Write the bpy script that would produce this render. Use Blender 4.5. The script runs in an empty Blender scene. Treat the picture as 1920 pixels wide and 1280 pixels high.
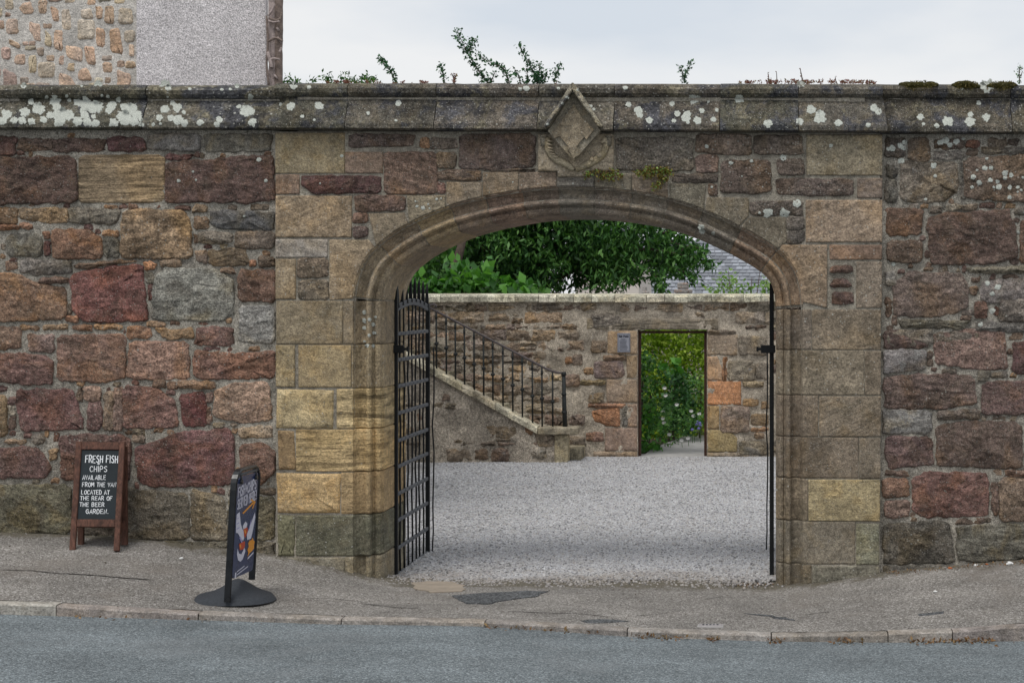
import bpy, bmesh, math, random
import numpy as np
from mathutils import Vector, noise
from mathutils.bvhtree import BVHTree
random.seed(7); np.random.seed(7)
S = bpy.context.scene
C = S.collection
# ------------------------------------------------------------------ camera
# The wall front is the plane Y = 0; K photograph pixels per metre there; the lens axis meets it at pixel (VX, VY).
K, D, VX, VY, ZC = 235.0, 14.0, 1450.0, 563.0, 2.2426
cd = bpy.data.cameras.new('camera'); cam = bpy.data.objects.new('camera', cd); C.objects.link(cam)
cam.location = (0, -D, ZC); cam.rotation_euler = (math.radians(90), 0, 0)
cd.sensor_width = 36; cd.lens = 36 * D / (1920 / K)
cd.shift_x = -(VX - 960) / 1920; cd.shift_y = -(640 - VY) / 1920
cd.clip_start = 0.1; cd.clip_end = 2000
S.camera = cam
# ------------------------------------------------------------------ world and sun
SUN_EL, SUN_ROT = math.radians(64), math.radians(205)
w = bpy.data.worlds.new('World'); S.world = w; w.use_nodes = True
nt = w.node_tree; nt.nodes.clear()
out = nt.nodes.new('ShaderNodeOutputWorld'); bg = nt.nodes.new('ShaderNodeBackground')
sky = nt.nodes.new('ShaderNodeTexSky'); sky.sky_type = 'NISHITA'; sky.sun_disc = False
sky.sun_elevation = SUN_EL; sky.sun_rotation = SUN_ROT; sky.air_density = 1.0; sky.dust_density = 2.0
tc = nt.nodes.new('ShaderNodeTexCoord'); mp = nt.nodes.new('ShaderNodeMapping'); mp.inputs['Scale'].default_value = (1.6, 1.6, 5.0)
nz = nt.nodes.new('ShaderNodeTexNoise'); nz.inputs['Scale'].default_value = 2.4; nz.inputs['Detail'].default_value = 5; nz.inputs['Roughness'].default_value = 0.5
cr = nt.nodes.new('ShaderNodeValToRGB')
cr.color_ramp.elements[0].position = 0.36; cr.color_ramp.elements[0].color = (0.77, 0.825, 0.895, 1)
cr.color_ramp.elements[1].position = 0.62; cr.color_ramp.elements[1].color = (1.0, 1.0, 1.0, 1)
sc_ = nt.nodes.new('ShaderNodeVectorMath'); sc_.operation = 'SCALE'; sc_.inputs['Scale'].default_value = 7.3
mx = nt.nodes.new('ShaderNodeMix'); mx.data_type = 'RGBA'; mx.inputs[0].default_value = 0.9
L = nt.links.new
L(tc.outputs['Generated'], mp.inputs['Vector']); L(mp.outputs['Vector'], nz.inputs['Vector']); L(nz.outputs['Fac'], cr.inputs['Fac'])
L(cr.outputs['Color'], sc_.inputs[0]); L(sky.outputs['Color'], mx.inputs[6]); L(sc_.outputs[0], mx.inputs[7])
L(mx.outputs[2], bg.inputs['Color']); L(bg.outputs[0], out.inputs['Surface']); bg.inputs['Strength'].default_value = 0.105
sd = bpy.data.lights.new('sun', 'SUN'); sun = bpy.data.objects.new('sun', sd); C.objects.link(sun)
sd.energy = 1.5; sd.angle = math.radians(24); sd.color = (1.0, 0.97, 0.92)
_d = Vector((math.sin(SUN_ROT) * math.cos(SUN_EL), math.cos(SUN_ROT) * math.cos(SUN_EL), math.sin(SUN_EL)))
sun.rotation_euler = _d.to_track_quat('Z', 'Y').to_euler(); sun.location = (0, 0, 30)
S.view_settings.view_transform = 'Standard'; S.view_settings.look = 'None'
S.view_settings.exposure = 0.25; S.view_settings.gamma = 1.0; S.view_settings.use_curve_mapping = False
S.cycles.max_bounces = 6; S.cycles.transparent_max_bounces = 4
# ------------------------------------------------------------------ helpers
GAIN, DESAT = 2.3, 0.74
def lin(c):
    c = c / 255.0
    return c / 12.92 if c <= 0.04045 else ((c + 0.055) / 1.055) ** 2.4
def alb(rgb, g=None, ds=None):                         # photographed sRGB -> surface colour
    g = GAIN if g is None else g
    c = [lin(v) for v in rgb]; y = 0.3 * c[0] + 0.55 * c[1] + 0.15 * c[2]
    return tuple(min(0.85, (y + (v - y) * (ds or DESAT)) * g) for v in c)
def vary(rgb, d):
    e = random.uniform(-d, d); return tuple(max(10, c + e + random.uniform(-1.5, 1.5)) for c in rgb)
def W(px, py, Y=0.0):
    f = (D + Y) / (D * K)
    return Vector(((px - VX) * f, Y, ZC - (py - VY) * f))
WLOC = {}
def wl(o): return WLOC.get(o.name, Vector((0, 0, 0))) if o else Vector((0, 0, 0))
def thing(name, label, cat, loc=(0, 0, 0), group=None, kind=None):
    o = bpy.data.objects.new(name, None); C.objects.link(o); o.location = loc; o.empty_display_size = 0.1
    WLOC[o.name] = Vector(loc)
    if label: o['label'] = label
    if cat: o['category'] = cat
    if group: o['group'] = group
    if kind: o['kind'] = kind
    return o
def tag(o, label=None, cat=None, group=None, kind=None):
    if label: o['label'] = label
    if cat: o['category'] = cat
    if group: o['group'] = group
    if kind: o['kind'] = kind
    return o
def build(name, verts, faces, mat, parent=None, smooth=False, origin=None, color=None):
    """one mesh object; verts in world space"""
    v = np.asarray(verts, dtype=float)
    c = Vector(v.mean(0)) if origin is None else Vector(origin)
    me = bpy.data.meshes.new(name)
    me.from_pydata([tuple(p) for p in (v - np.array(c))], [], faces)
    if smooth: me.polygons.foreach_set('use_smooth', [True] * len(me.polygons))
    me.materials.append(mat)
    o = bpy.data.objects.new(name, me); C.objects.link(o)
    o.parent = parent; o.location = c - wl(parent); WLOC[o.name] = c
    if color is not None: o.color = color if len(color) == 4 else (*color, 1)
    return o
class MB:
    """collects shapes for one mesh (world coordinates)"""
    def __init__(s): s.v = []; s.f = []
    def add(s, v, f):
        n = len(s.v); s.v += [tuple(p) for p in v]; s.f += [tuple(i + n for i in q) for q in f]
    def box(s, c, size, rot=None, bev=0.0):
        bm = bmesh.new(); bmesh.ops.create_cube(bm, size=1)
        for q in bm.verts: q.co = Vector((q.co.x * size[0], q.co.y * size[1], q.co.z * size[2]))
        if bev: bmesh.ops.bevel(bm, geom=list(bm.edges), offset=bev, segments=1, affect='EDGES')
        M = rot.to_matrix() if rot is not None else None
        bm.verts.index_update()
        s.add([(M @ q.co if M else q.co) + Vector(c) for q in bm.verts], [[q.index for q in f.verts] for f in bm.faces]); bm.free()
    def tube(s, pts, r, n=8, cap=True):
        pts = [Vector(p) for p in pts]; rr = r if hasattr(r, '__len__') else [r] * len(pts)
        v = []; f = []; prev = None
        for i, p in enumerate(pts):
            t = (pts[min(i + 1, len(pts) - 1)] - pts[max(i - 1, 0)]).normalized()
            a = prev if prev is not None else (Vector((0, 1, 0)) if abs(t.y) < 0.8 else Vector((1, 0, 0)))
            a = (a - t * a.dot(t)).normalized(); b = t.cross(a); prev = a
            for k in range(n):
                th = 2 * math.pi * k / n; v.append(p + (a * math.cos(th) + b * math.sin(th)) * rr[i])
        for i in range(len(pts) - 1):
            for k in range(n):
                f.append((i * n + k, i * n + (k + 1) % n, (i + 1) * n + (k + 1) % n, (i + 1) * n + k))
        if cap: f.append(tuple(range(n))[::-1]); f.append(tuple(range((len(pts) - 1) * n, len(pts) * n)))
        s.add(v, f)
    def prism(s, poly, y0, y1):               # outline in (x, z), from depth y0 to y1
        n = len(poly); v = [(p[0], y0, p[1]) for p in poly] + [(p[0], y1, p[1]) for p in poly]
        ar = sum(poly[i][0] * poly[(i + 1) % n][1] - poly[(i + 1) % n][0] * poly[i][1] for i in range(n))
        f = [tuple(range(n)), tuple(range(2 * n - 1, n - 1, -1))] + [((i + 1) % n, i, i + n, (i + 1) % n + n) for i in range(n)]
        s.add(v, f if ar > 0 else [q[::-1] for q in f])
    def sphere(s, c, r, sub=1, sc=(1, 1, 1)):
        bm = bmesh.new(); bmesh.ops.create_icosphere(bm, subdivisions=sub, radius=r); bm.verts.index_update()
        s.add([Vector((q.co.x * sc[0], q.co.y * sc[1], q.co.z * sc[2])) + Vector(c) for q in bm.verts], [[q.index for q in f.verts] for f in bm.faces]); bm.free()
    def build(s, name, mat, parent=None, **k): return build(name, s.v, s.f, mat, parent, **k)
# ------------------------------------------------------------------ materials
class N:
    def __init__(s, name):
        s.m = bpy.data.materials.new(name); s.m.use_nodes = True; s.t = s.m.node_tree; s.t.nodes.clear()
        s.out = s.t.nodes.new('ShaderNodeOutputMaterial'); s.p = s.t.nodes.new('ShaderNodeBsdfPrincipled')
        s.t.links.new(s.p.outputs[0], s.out.inputs[0]); s.p.inputs['Roughness'].default_value = 0.9
        s.p.inputs['Specular IOR Level'].default_value = 0.25
    def put(s, sock, v):
        if isinstance(v, bpy.types.NodeSocket): s.t.links.new(v, sock)
        elif isinstance(v, (tuple, list)) and sock.type == 'RGBA' and len(v) == 3: sock.default_value = (*v, 1)
        else: sock.default_value = v
    def node(s, t, props=None, **ins):
        n = s.t.nodes.new(t)
        for k, v in (props or {}).items(): setattr(n, k, v)
        for k, v in ins.items(): s.put(n.inputs[k], v)
        return n
    def noise(s, vec, scale, detail=4, rough=0.55, dist=0.0, kind=None):
        n = s.node('ShaderNodeTexNoise', {'noise_type': kind} if kind else None, Vector=vec, Scale=scale, Detail=detail, Roughness=rough, Distortion=dist)
        return n.outputs['Fac']
    def rng(s, v, a, b, c, d, smooth=False):
        n = s.t.nodes.new('ShaderNodeMapRange')
        if smooth: n.interpolation_type = 'SMOOTHSTEP'
        for i, q in enumerate((v, a, b, c, d)): s.put(n.inputs[i], q)
        return n.outputs[0]
    def math(s, op, a, b=0.0):
        n = s.t.nodes.new('ShaderNodeMath'); n.operation = op; s.put(n.inputs[0], a); s.put(n.inputs[1], b); return n.outputs[0]
    def scale(s, v, k):
        n = s.t.nodes.new('ShaderNodeVectorMath'); n.operation = 'SCALE'; s.put(n.inputs[0], v); s.put(n.inputs['Scale'], k); return n.outputs[0]
    def vmul(s, v, k):
        n = s.t.nodes.new('ShaderNodeVectorMath'); n.operation = 'MULTIPLY'; s.put(n.inputs[0], v); s.put(n.inputs[1], k); return n.outputs[0]
    def vadd(s, v, k):
        n = s.t.nodes.new('ShaderNodeVectorMath'); n.operation = 'ADD'; s.put(n.inputs[0], v); s.put(n.inputs[1], k); return n.outputs[0]
    def mix(s, f, a, b):
        n = s.t.nodes.new('ShaderNodeMix'); n.data_type = 'RGBA'; s.put(n.inputs[0], f); s.put(n.inputs[6], a); s.put(n.inputs[7], b); return n.outputs[2]
    def coord(s, offset=True):
        v = s.node('ShaderNodeTexCoord').outputs['Object']
        if not offset: return v
        r = s.node('ShaderNodeObjectInfo').outputs['Random']
        c = s.node('ShaderNodeCombineXYZ', None, X=s.math('MULTIPLY', r, 61.0), Y=s.math('MULTIPLY', r, 37.0), Z=s.math('MULTIPLY', r, 83.0)).outputs[0]
        return s.vadd(s.scale(v, s.rng(s.math('FRACT', s.math('MULTIPLY', r, 7.3)), 0, 1, 0.62, 1.5)), c)
    def pos(s): return s.node('ShaderNodeNewGeometry').outputs['Position']
    def bump(s, h, dist, strength=1.0):
        b = s.node('ShaderNodeBump', None, Height=h, Distance=dist, Strength=strength); s.t.links.new(b.outputs[0], s.p.inputs['Normal'])
    def base(s, c): s.put(s.p.inputs['Base Color'], c)
    def rough(s, r): s.put(s.p.inputs['Roughness'], r)
def stone_mat(name, mott=0.4, grain=0.45, strata=0.25, bump=0.025, rock=0.5, hue=0.6, specks=0.86, base=None, dark=0.3, patch=0.38, blue=0.0, tilt=0.5):
    n = N(name); v = n.coord(); oi = n.node('ShaderNodeObjectInfo')
    col = base if base is not None else oi.outputs['Color']
    n1 = n.noise(v, 5, 5, 0.6, 0.4); n2 = n.noise(v, 26, 5, 0.65); n3 = n.noise(v, 95, 3, 0.7); n4 = n.noise(v, 3.3, 3, 0.5, 0.8)
    rnd = oi.outputs['Random']; vr = n.node('ShaderNodeVectorRotate', {'rotation_type': 'Y_AXIS'}, Vector=v, Angle=n.rng(n.math('FRACT', n.math('MULTIPLY', rnd, 13.7)), 0, 1, -tilt, tilt)).outputs[0]
    rot = n.vmul(vr, (1.3, 1.3, 17)); strata_ = n.math('MULTIPLY', n.rng(n.math('FRACT', n.math('MULTIPLY', rnd, 31.1)), 0, 1, 0.2, 1.9), strata)
    n5 = n.noise(rot, 2.2, 4, 0.6, 0.3)
    if hue: col = n.mix(n.rng(n4, 0.45, 0.68, 0, hue, True), col, n.vmul(col, (1.18, 1.0, 0.70)))
    if hue: col = n.mix(n.rng(n.noise(v, 4.1, 3, 0.5, 1.0), 0.54, 0.72, 0, hue, True), col, n.vmul(col, (0.80, 0.83, 0.78)))
    m = n.math('MULTIPLY', n.rng(n1, 0.28, 0.72, 1 - mott, 1 + mott), n.rng(n2, 0.3, 0.7, 1 - grain * .8, 1 + grain * .8))
    m = n.math('MULTIPLY', m, n.rng(n3, 0.32, 0.68, 1 - grain, 1 + grain))
    m = n.math('MULTIPLY', m, n.math('ADD', 1.0, n.math('MULTIPLY', n.rng(n5, 0.35, 0.65, -1, 1), strata_)))
    m = n.math('MULTIPLY', m, n.rng(n.noise(v, 2.1, 6, 0.7), 0.5, 0.66, 1.0, 1.0 - dark, True))
    col = n.scale(col, m)
    # grey crust lichen; amount carried by the stone's own alpha
    if hue: col = n.mix(n.rng(n.noise(v, 6.5, 8, 0.72, 0.4), 0.47, 0.62, 0, patch, True), col, n.scale((0.155, 0.125, 0.092), m))
    if blue: col = n.mix(n.rng(n.noise(v, 3.0, 7, 0.7, 0.3), 0.49, 0.6, 0, blue, True), col, n.scale((0.062, 0.064, 0.075), m))
    if blue: col = n.mix(n.rng(n.noise(v, 3.7, 7, 0.72, 0.6), 0.55, 0.63, 0, 0.75, True), col, n.scale((0.175, 0.155, 0.105), m))
    a = oi.outputs['Alpha']
    ln = n.noise(v, 8, 9, 0.78)
    th = n.rng(a, 0, 1, 0.80, 0.42)
    lf = n.math('MULTIPLY', n.rng(n.math('SUBTRACT', ln, th), 0.0, 0.07, 0, 1, True), n.rng(a, 0.0, 0.06, 0, 0.9))
    col = n.mix(lf, col, n.scale((0.40, 0.385, 0.365), n.rng(n3, 0.3, 0.7, 0.42, 1.5)))
    vo = n.node('ShaderNodeTexVoronoi', None, Vector=v, Scale=38.0)
    sp = n.math('MULTIPLY', n.math('LESS_THAN', vo.outputs['Distance'], n.rng(n.node('ShaderNodeSeparateColor', None, Color=vo.outputs['Color']).outputs[1], 0.3, 1, 0.05, 0.24)), n.math('GREATER_THAN', n.node('ShaderNodeSeparateColor', None, Color=vo.outputs['Color']).outputs[0], specks))
    col = n.mix(n.math('MULTIPLY', sp, 0.75), col, (0.5, 0.5, 0.45))
    v2 = n.node('ShaderNodeTexVoronoi', None, Vector=v, Scale=75.0)
    sp = n.math('MULTIPLY', n.math('LESS_THAN', v2.outputs['Distance'], 0.33), n.math('GREATER_THAN', n.node('ShaderNodeSeparateColor', None, Color=v2.outputs['Color']).outputs[0], specks + .03))
    col = n.mix(n.math('MULTIPLY', sp, 0.55), col, (0.46, 0.45, 0.41))
    n.base(col); n.rough(n.rng(n2, 0.3, 0.7, 0.8, 1.0))
    rk = n.noise(n.vmul(v, (1, 1, 1.7)), 7, 7, 0.62, 0.6, 'RIDGED_MULTIFRACTAL')
    h = n.math('ADD', n.math('MULTIPLY', rk, rock), n.math('ADD', n.math('MULTIPLY', n2, 0.9), n.math('MULTIPLY', n3, 0.4)))
    h = n.math('ADD', h, n.math('MULTIPLY', n5, strata_))
    n.bump(h, bump)
    return n.m
def mortar_mat(name, rgb, grain=0.4, blot=1.0):
    n = N(name); v = n.pos()
    n1 = n.noise(v, 3, 5, 0.6); n2 = n.noise(v, 30, 5, 0.7); n3 = n.noise(v, 110, 3, 0.7)
    m = n.math('MULTIPLY', n.rng(n1, 0.3, 0.7, 1 - .38 * blot, 1 + .36 * blot), n.math('MULTIPLY', n.rng(n2, 0.3, 0.7, 1 - .4 * blot, 1 + .4 * blot), n.rng(n3, 0.3, 0.7, 1 - grain, 1 + grain)))
    col = n.scale(alb(rgb), m)
    vo = n.node('ShaderNodeTexVoronoi', None, Vector=v, Scale=40.0)
    sp = n.math('MULTIPLY', n.math('LESS_THAN', vo.outputs['Distance'], 0.22), n.math('GREATER_THAN', n.node('ShaderNodeSeparateColor', None, Color=vo.outputs['Color']).outputs[0], 0.84))
    col = n.mix(n.math('MULTIPLY', sp, 0.6), col, (0.5, 0.5, 0.46))
    n.base(col); n.rough(1.0)
    n.bump(n.math('ADD', n2, n.math('MULTIPLY', n3, 0.5)), 0.02); return n.m
def plain(name, c, rough=0.8, var=0.25, scale=12, bump=0.0, metal=0.0, spec=0.25):
    n = N(name); v = n.pos(); n1 = n.noise(v, scale, 5, 0.65)
    n.base(n.scale(c, n.rng(n1, 0.3, 0.7, 1 - var, 1 + var))); n.rough(n.rng(n1, 0.3, 0.7, max(0, rough - 0.1), min(1, rough + 0.1)))
    n.p.inputs['Metallic'].default_value = metal; n.p.inputs['Specular IOR Level'].default_value = spec
    if bump: n.bump(n.noise(v, scale * 4, 4, 0.6), bump)
    return n.m
def speckle(name, cols, scale, var=0.25, bump=0.01, patch=None, big=1.2, foot=False):
    """aggregate: cells of several colours with worn patches"""
    n = N(name); v = n.pos()
    vo = n.node('ShaderNodeTexVoronoi', None, Vector=v, Scale=scale)
    r = n.node('ShaderNodeSeparateColor', None, Color=vo.outputs['Color']).outputs[0]
    rp = n.node('ShaderNodeValToRGB', None, Fac=r); el = rp.color_ramp.elements
    rp.color_ramp.interpolation = 'CONSTANT'
    while len(el) < len(cols): el.new(0.5)
    for i, (p, c) in enumerate(cols): el[i].position = p; el[i].color = (*c, 1)
    n1 = n.noise(v, big, 6, 0.62); n2 = n.noise(n.vmul(v, (0.25, 1, 1)), 3.0, 5, 0.65)
    col = n.scale(rp.outputs[0], n.math('MULTIPLY', n.rng(n1, 0.3, 0.7, 1 - var, 1 + var), n.rng(n2, 0.3, 0.7, 1 - var * .7, 1 + var * .7)))
    if patch: col = n.mix(n.rng(n.noise(v, 0.9, 7, 0.7, 0.5), 0.52, 0.7, 0, patch[0], True), col, patch[1])
    if foot:                                  # soil and moss swept against the foot of the wall
        y = n.node('ShaderNodeSeparateXYZ', None, Vector=v).outputs[1]
        q = n.math('ADD', n.rng(y, -0.42, 0.05, 0, 1), n.rng(n.noise(v, 4, 6, 0.7), 0.3, 0.7, -0.45, 0.35))
        col = n.mix(n.rng(q, 0.35, 0.95, 0, 0.75, True), col, n.scale((0.085, 0.072, 0.045), n.rng(n.noise(v, 60, 4, 0.7), 0.3, 0.7, 0.4, 1.7)))
    n.base(col); n.rough(0.95)
    n.bump(n.math('ADD', n.math('MULTIPLY', vo.outputs['Distance'], -0.7), n.noise(v, scale * .4, 3, 0.6)), bump); return n.m
def leaf_mat(name, c1, c2, c3, trans=0.25):
    n = N(name); g = n.node('ShaderNodeNewGeometry')
    rp = n.node('ShaderNodeValToRGB', None, Fac=g.outputs['Random Per Island']); el = rp.color_ramp.elements
    el[0].position = 0.0; el[0].color = (*c1, 1); el[1].position = 1.0; el[1].color = (*c3, 1); e = el.new(0.55); e.color = (*c2, 1)
    n.base(rp.outputs[0]); n.rough(0.5); n.p.inputs['Specular IOR Level'].default_value = 0.35
    tr = n.node('ShaderNodeBsdfTranslucent', None, Color=n.vmul(rp.outputs[0], (1.3, 1.5, 0.6))); mx = n.t.nodes.new('ShaderNodeMixShader'); mx.inputs[0].default_value = trans
    n.t.links.new(n.p.outputs[0], mx.inputs[1]); n.t.links.new(tr.outputs[0], mx.inputs[2]); n.t.links.new(mx.outputs[0], n.out.inputs[0]); return n.m
M = {}
M['rubble'] = stone_mat('rough_sandstone', mott=0.36, grain=0.62, strata=0.16, bump=0.06, rock=0.8, dark=0.4, specks=0.84)
M['ashlar'] = stone_mat('dressed_sandstone', mott=0.25, grain=0.48, strata=0.14, bump=0.016, rock=0.15, hue=0.4, specks=0.88, dark=0.25, patch=0.25)
M['bedded'] = stone_mat('bedded_sandstone', mott=0.2, grain=0.32, strata=0.42, bump=0.05, rock=0.15, hue=0.35, specks=0.95, dark=0.15, patch=0.2, tilt=0.16)
M['coping'] = stone_mat('weathered_coping_stone', mott=0.45, grain=0.75, strata=0.08, bump=0.022, rock=0.3, hue=0.35, specks=0.8, dark=0.45, blue=0.85)
M['slab'] = stone_mat('lichened_slab_stone', mott=0.45, grain=0.6, strata=0.08, bump=0.022, rock=0.3, hue=0.35, specks=0.8, dark=0.6)
M['house_stone'] = stone_mat('house_rubble_stone', mott=0.3, grain=0.4, strata=0.1, bump=0.03, rock=0.5, hue=0.3, dark=0.25)
M['mortar'] = mortar_mat('lime_mortar', (110, 104, 93), 0.75)
M['mortar_gate'] = mortar_mat('gateway_mortar', (108, 101, 88), 0.5)
M['mortar_back'] = mortar_mat('old_harling', (122, 112, 97), 0.8, 1.1)
M['mortar_house'] = mortar_mat('house_mortar', (146, 141, 134), 0.45, .7)
M['harl'] = mortar_mat('grey_harling', (152, 147, 148), 0.75, .3)
M['stair_harl'] = mortar_mat('stair_harling', (114, 105, 92), 0.95, 1.3)
def lichen_mat():
    n = N('pale_lichen'); v = n.pos(); a = n.node('ShaderNodeAttribute', {'attribute_name': 'rad'}).outputs['Fac']
    k1 = n.noise(v, 55, 5, 0.7); k2 = n.noise(v, 150, 3, 0.6)
    n.base(n.mix(n.rng(k2, 0.35, 0.65, 0, 1), n.scale((0.40, 0.42, 0.37), n.rng(k1, 0.3, 0.7, 0.7, 1.2)), (0.66, 0.68, 0.62))); n.rough(1.0); n.bump(k2, 0.01)
    f = n.math('SUBTRACT', n.math('ADD', n.rng(k1, 0.3, 0.7, -0.14, 0.14), n.rng(n.noise(v, 22, 4, 0.6), 0.3, 0.7, -0.16, 0.2)), n.math('SUBTRACT', a, 0.93))
    tr = n.node('ShaderNodeBsdfTransparent'); mx = n.t.nodes.new('ShaderNodeMixShader'); n.t.links.new(n.rng(f, -0.05, 0.10, 0, 1, True), mx.inputs[0]); n.t.links.new(tr.outputs[0], mx.inputs[1]); n.t.links.new(n.p.outputs[0], mx.inputs[2]); n.t.links.new(mx.outputs[0], n.out.inputs[0]); return n.m
M['lichen'] = lichen_mat()
M['moss'] = plain('olive_moss', (0.07, 0.065, 0.015), 1.0, 0.5, 40, 0.03)
M['road'] = speckle('road_asphalt', [(0.0, (0.085, 0.096, 0.102)), (0.25, (0.135, 0.155, 0.165)), (0.6, (0.175, 0.20, 0.212)), (0.88, (0.27, 0.30, 0.312))], 110, 0.2, 0.005, (0.3, (0.21, 0.222, 0.228)))
M['pave'] = speckle('worn_pavement', [(0.0, (0.12, 0.11, 0.10)), (0.22, (0.20, 0.187, 0.17)), (0.6, (0.265, 0.25, 0.232)), (0.88, (0.40, 0.38, 0.36))], 105, 0.26, 0.008, (0.6, (0.185, 0.163, 0.142)), foot=True)
M['kerb'] = stone_mat('kerb_stone', mott=0.3, grain=0.4, strata=0.05, bump=0.012, rock=0.2, hue=0.2)
M['gravel_bed'] = speckle('gravel_bed', [(0.0, (0.13, 0.13, 0.13)), (0.25, (0.32, 0.315, 0.32)), (0.6, (0.45, 0.445, 0.45)), (0.85, (0.60, 0.595, 0.595))], 42, 0.25, 0.02, (0.6, (0.21, 0.185, 0.155)))
M['soil'] = plain('garden_soil', (0.05, 0.04, 0.028), 1.0, 0.4, 8, 0.03)
M['concrete'] = plain('path_concrete', (0.36, 0.35, 0.34), 0.95, 0.18, 7, 0.006)
M['tan_concrete'] = plain('tan_concrete', (0.29, 0.245, 0.195), 0.95, 0.2, 9, 0.006)
M['tar'] = speckle('tar_patch', [(0.0, (0.05, 0.052, 0.055)), (0.4, (0.10, 0.105, 0.11)), (0.8, (0.17, 0.175, 0.18))], 80, 0.2, 0.01)
M['crack'] = plain('crack_grit', (0.055, 0.05, 0.045), 1.0, 0.4, 30, 0.01)
M['iron'] = plain('black_painted_iron', (0.0065, 0.0075, 0.009), 0.55, 0.5, 35, 0.004, spec=0.3)
M['iron_worn'] = plain('worn_grey_iron', (0.095, 0.10, 0.11), 0.6, 0.5, 45, 0.004, spec=0.4)
M['rail_iron'] = plain('railing_iron', (0.022, 0.025, 0.025), 0.6, 0.5, 40, 0.004, spec=0.3)
M['rail_top'] = plain('rusty_handrail_iron', (0.10, 0.085, 0.085), 0.7, 0.4, 30, 0.003)
M['rust'] = plain('rusty_door_frame', (0.055, 0.028, 0.02), 0.85, 0.5, 20, 0.004)
def wood_mat():
    n = N('stained_wood'); v = n.coord(); g = n.noise(n.vmul(v, (60, 60, 6)), 1.0, 5, 0.6, 0.6); k = n.noise(v, 9, 4, 0.6)
    col = n.mix(n.rng(g, 0.35, 0.65, 0, 1), (0.05, 0.022, 0.014), (0.135, 0.06, 0.040))
    n.base(n.scale(col, n.rng(k, 0.3, 0.7, 0.65, 1.3))); n.rough(0.62); n.bump(g, 0.003); return n.m
M['wood'] = wood_mat()
M['board'] = plain('chalkboard_black', (0.010, 0.016, 0.020), 0.5, 0.35, 7)
M['chalk'] = plain('chalk_white', (0.78, 0.80, 0.82), 0.9, 0.12, 80)
M['navy'] = plain('printed_navy_panel', (0.020, 0.036, 0.105), 0.28, 0.15, 6, spec=0.5)
M['print_white'] = plain('print_white', (0.62, 0.62, 0.72), 0.4, 0.06, 60)
M['print_orange'] = plain('print_orange', (0.72, 0.30, 0.04), 0.4, 0.12, 60)
M['print_red'] = plain('print_red', (0.50, 0.07, 0.03), 0.4, 0.2, 60)
M['print_lilac'] = plain('print_lilac', (0.34, 0.32, 0.56), 0.4, 0.1, 60)
M['frame_black'] = plain('black_plastic_frame', (0.008, 0.009, 0.011), 0.32, 0.2, 20, spec=0.5)
M['rubber'] = plain('recycled_rubber_base', (0.043, 0.048, 0.056), 0.75, 0.3, 70, 0.004)
M['plaque'] = plain('grey_plaque', (0.30, 0.31, 0.36), 0.6, 0.08, 30)
M['plaque_ink'] = plain('plaque_ink', (0.05, 0.055, 0.07), 0.7, 0.1, 30)
M['bark'] = plain('grey_brown_bark', (0.10, 0.075, 0.06), 0.95, 0.4, 20, 0.02)
M['vine_grey'] = plain('grey_vine_bark', (0.40, 0.33, 0.31), 0.95, 0.35, 18, 0.015)
M['vine_brown'] = plain('brown_vine_bark', (0.23, 0.18, 0.155), 0.95, 0.35, 18, 0.015)
M['slate'] = N('roof_slate'); _n = M['slate']; _g = _n.node('ShaderNodeNewGeometry')
_n.base(_n.scale((0.25, 0.265, 0.295), _n.math('MULTIPLY', _n.rng(_g.outputs['Random Per Island'], 0, 1, 0.65, 1.3), _n.rng(_n.noise(_n.pos(), 1.3, 5, 0.7), 0.3, 0.7, 0.8, 1.2)))); _n.rough(0.7); M['slate'] = _n.m
M['cream'] = plain('cream_render', (0.72, 0.66, 0.60), 0.9, 0.08, 1)
M['gable'] = stone_mat('gable_stone', base=alb((120, 92, 78)), mott=0.3)
M['leaf_dark'] = leaf_mat('dark_green_leaves', (0.018, 0.06, 0.02), (0.042, 0.125, 0.042), (0.125, 0.275, 0.085), 0.28)
M['leaf_bright'] = leaf_mat('bright_green_leaves', (0.03, 0.10, 0.02), (0.065, 0.20, 0.035), (0.15, 0.36, 0.07), 0.3)
M['leaf_pale'] = leaf_mat('pale_green_leaves', (0.08, 0.16, 0.035), (0.17, 0.31, 0.07), (0.32, 0.46, 0.14), 0.3)
M['leaf_yellow'] = leaf_mat('yellow_green_leaves', (0.13, 0.21, 0.02), (0.30, 0.43, 0.05), (0.52, 0.60, 0.12), 0.38)
M['leaf_mid'] = leaf_mat('mid_green_leaves', (0.022, 0.07, 0.018), (0.055, 0.155, 0.035), (0.15, 0.31, 0.075), 0.28)
M['leaf_sprig'] = leaf_mat('sprig_leaves', (0.012, 0.05, 0.025), (0.025, 0.09, 0.04), (0.06, 0.16, 0.06), 0.2)
M['sedum'] = leaf_mat('red_stonecrop', (0.12, 0.03, 0.03), (0.20, 0.07, 0.06), (0.16, 0.15, 0.06), 0.2)
M['fernlet'] = leaf_mat('rusty_wall_plant', (0.10, 0.04, 0.02), (0.20, 0.15, 0.03), (0.34, 0.30, 0.08), 0.2)
M['petal'] = plain('white_petals', (0.8, 0.8, 0.8), 0.7, 0.05, 60)
M['petal_blue'] = plain('blue_petals', (0.22, 0.2, 0.55), 0.7, 0.1, 60)
M['dead_leaf'] = leaf_mat('dead_leaves', (0.10, 0.045, 0.02), (0.19, 0.10, 0.04), (0.28, 0.19, 0.09), 0.1)
M['paper'] = plain('paper_scrap', (0.75, 0.75, 0.73), 0.8, 0.08, 40)
M['cover'] = plain('cast_cover', (0.30, 0.28, 0.28), 0.7, 0.2, 40, 0.004)
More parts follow.
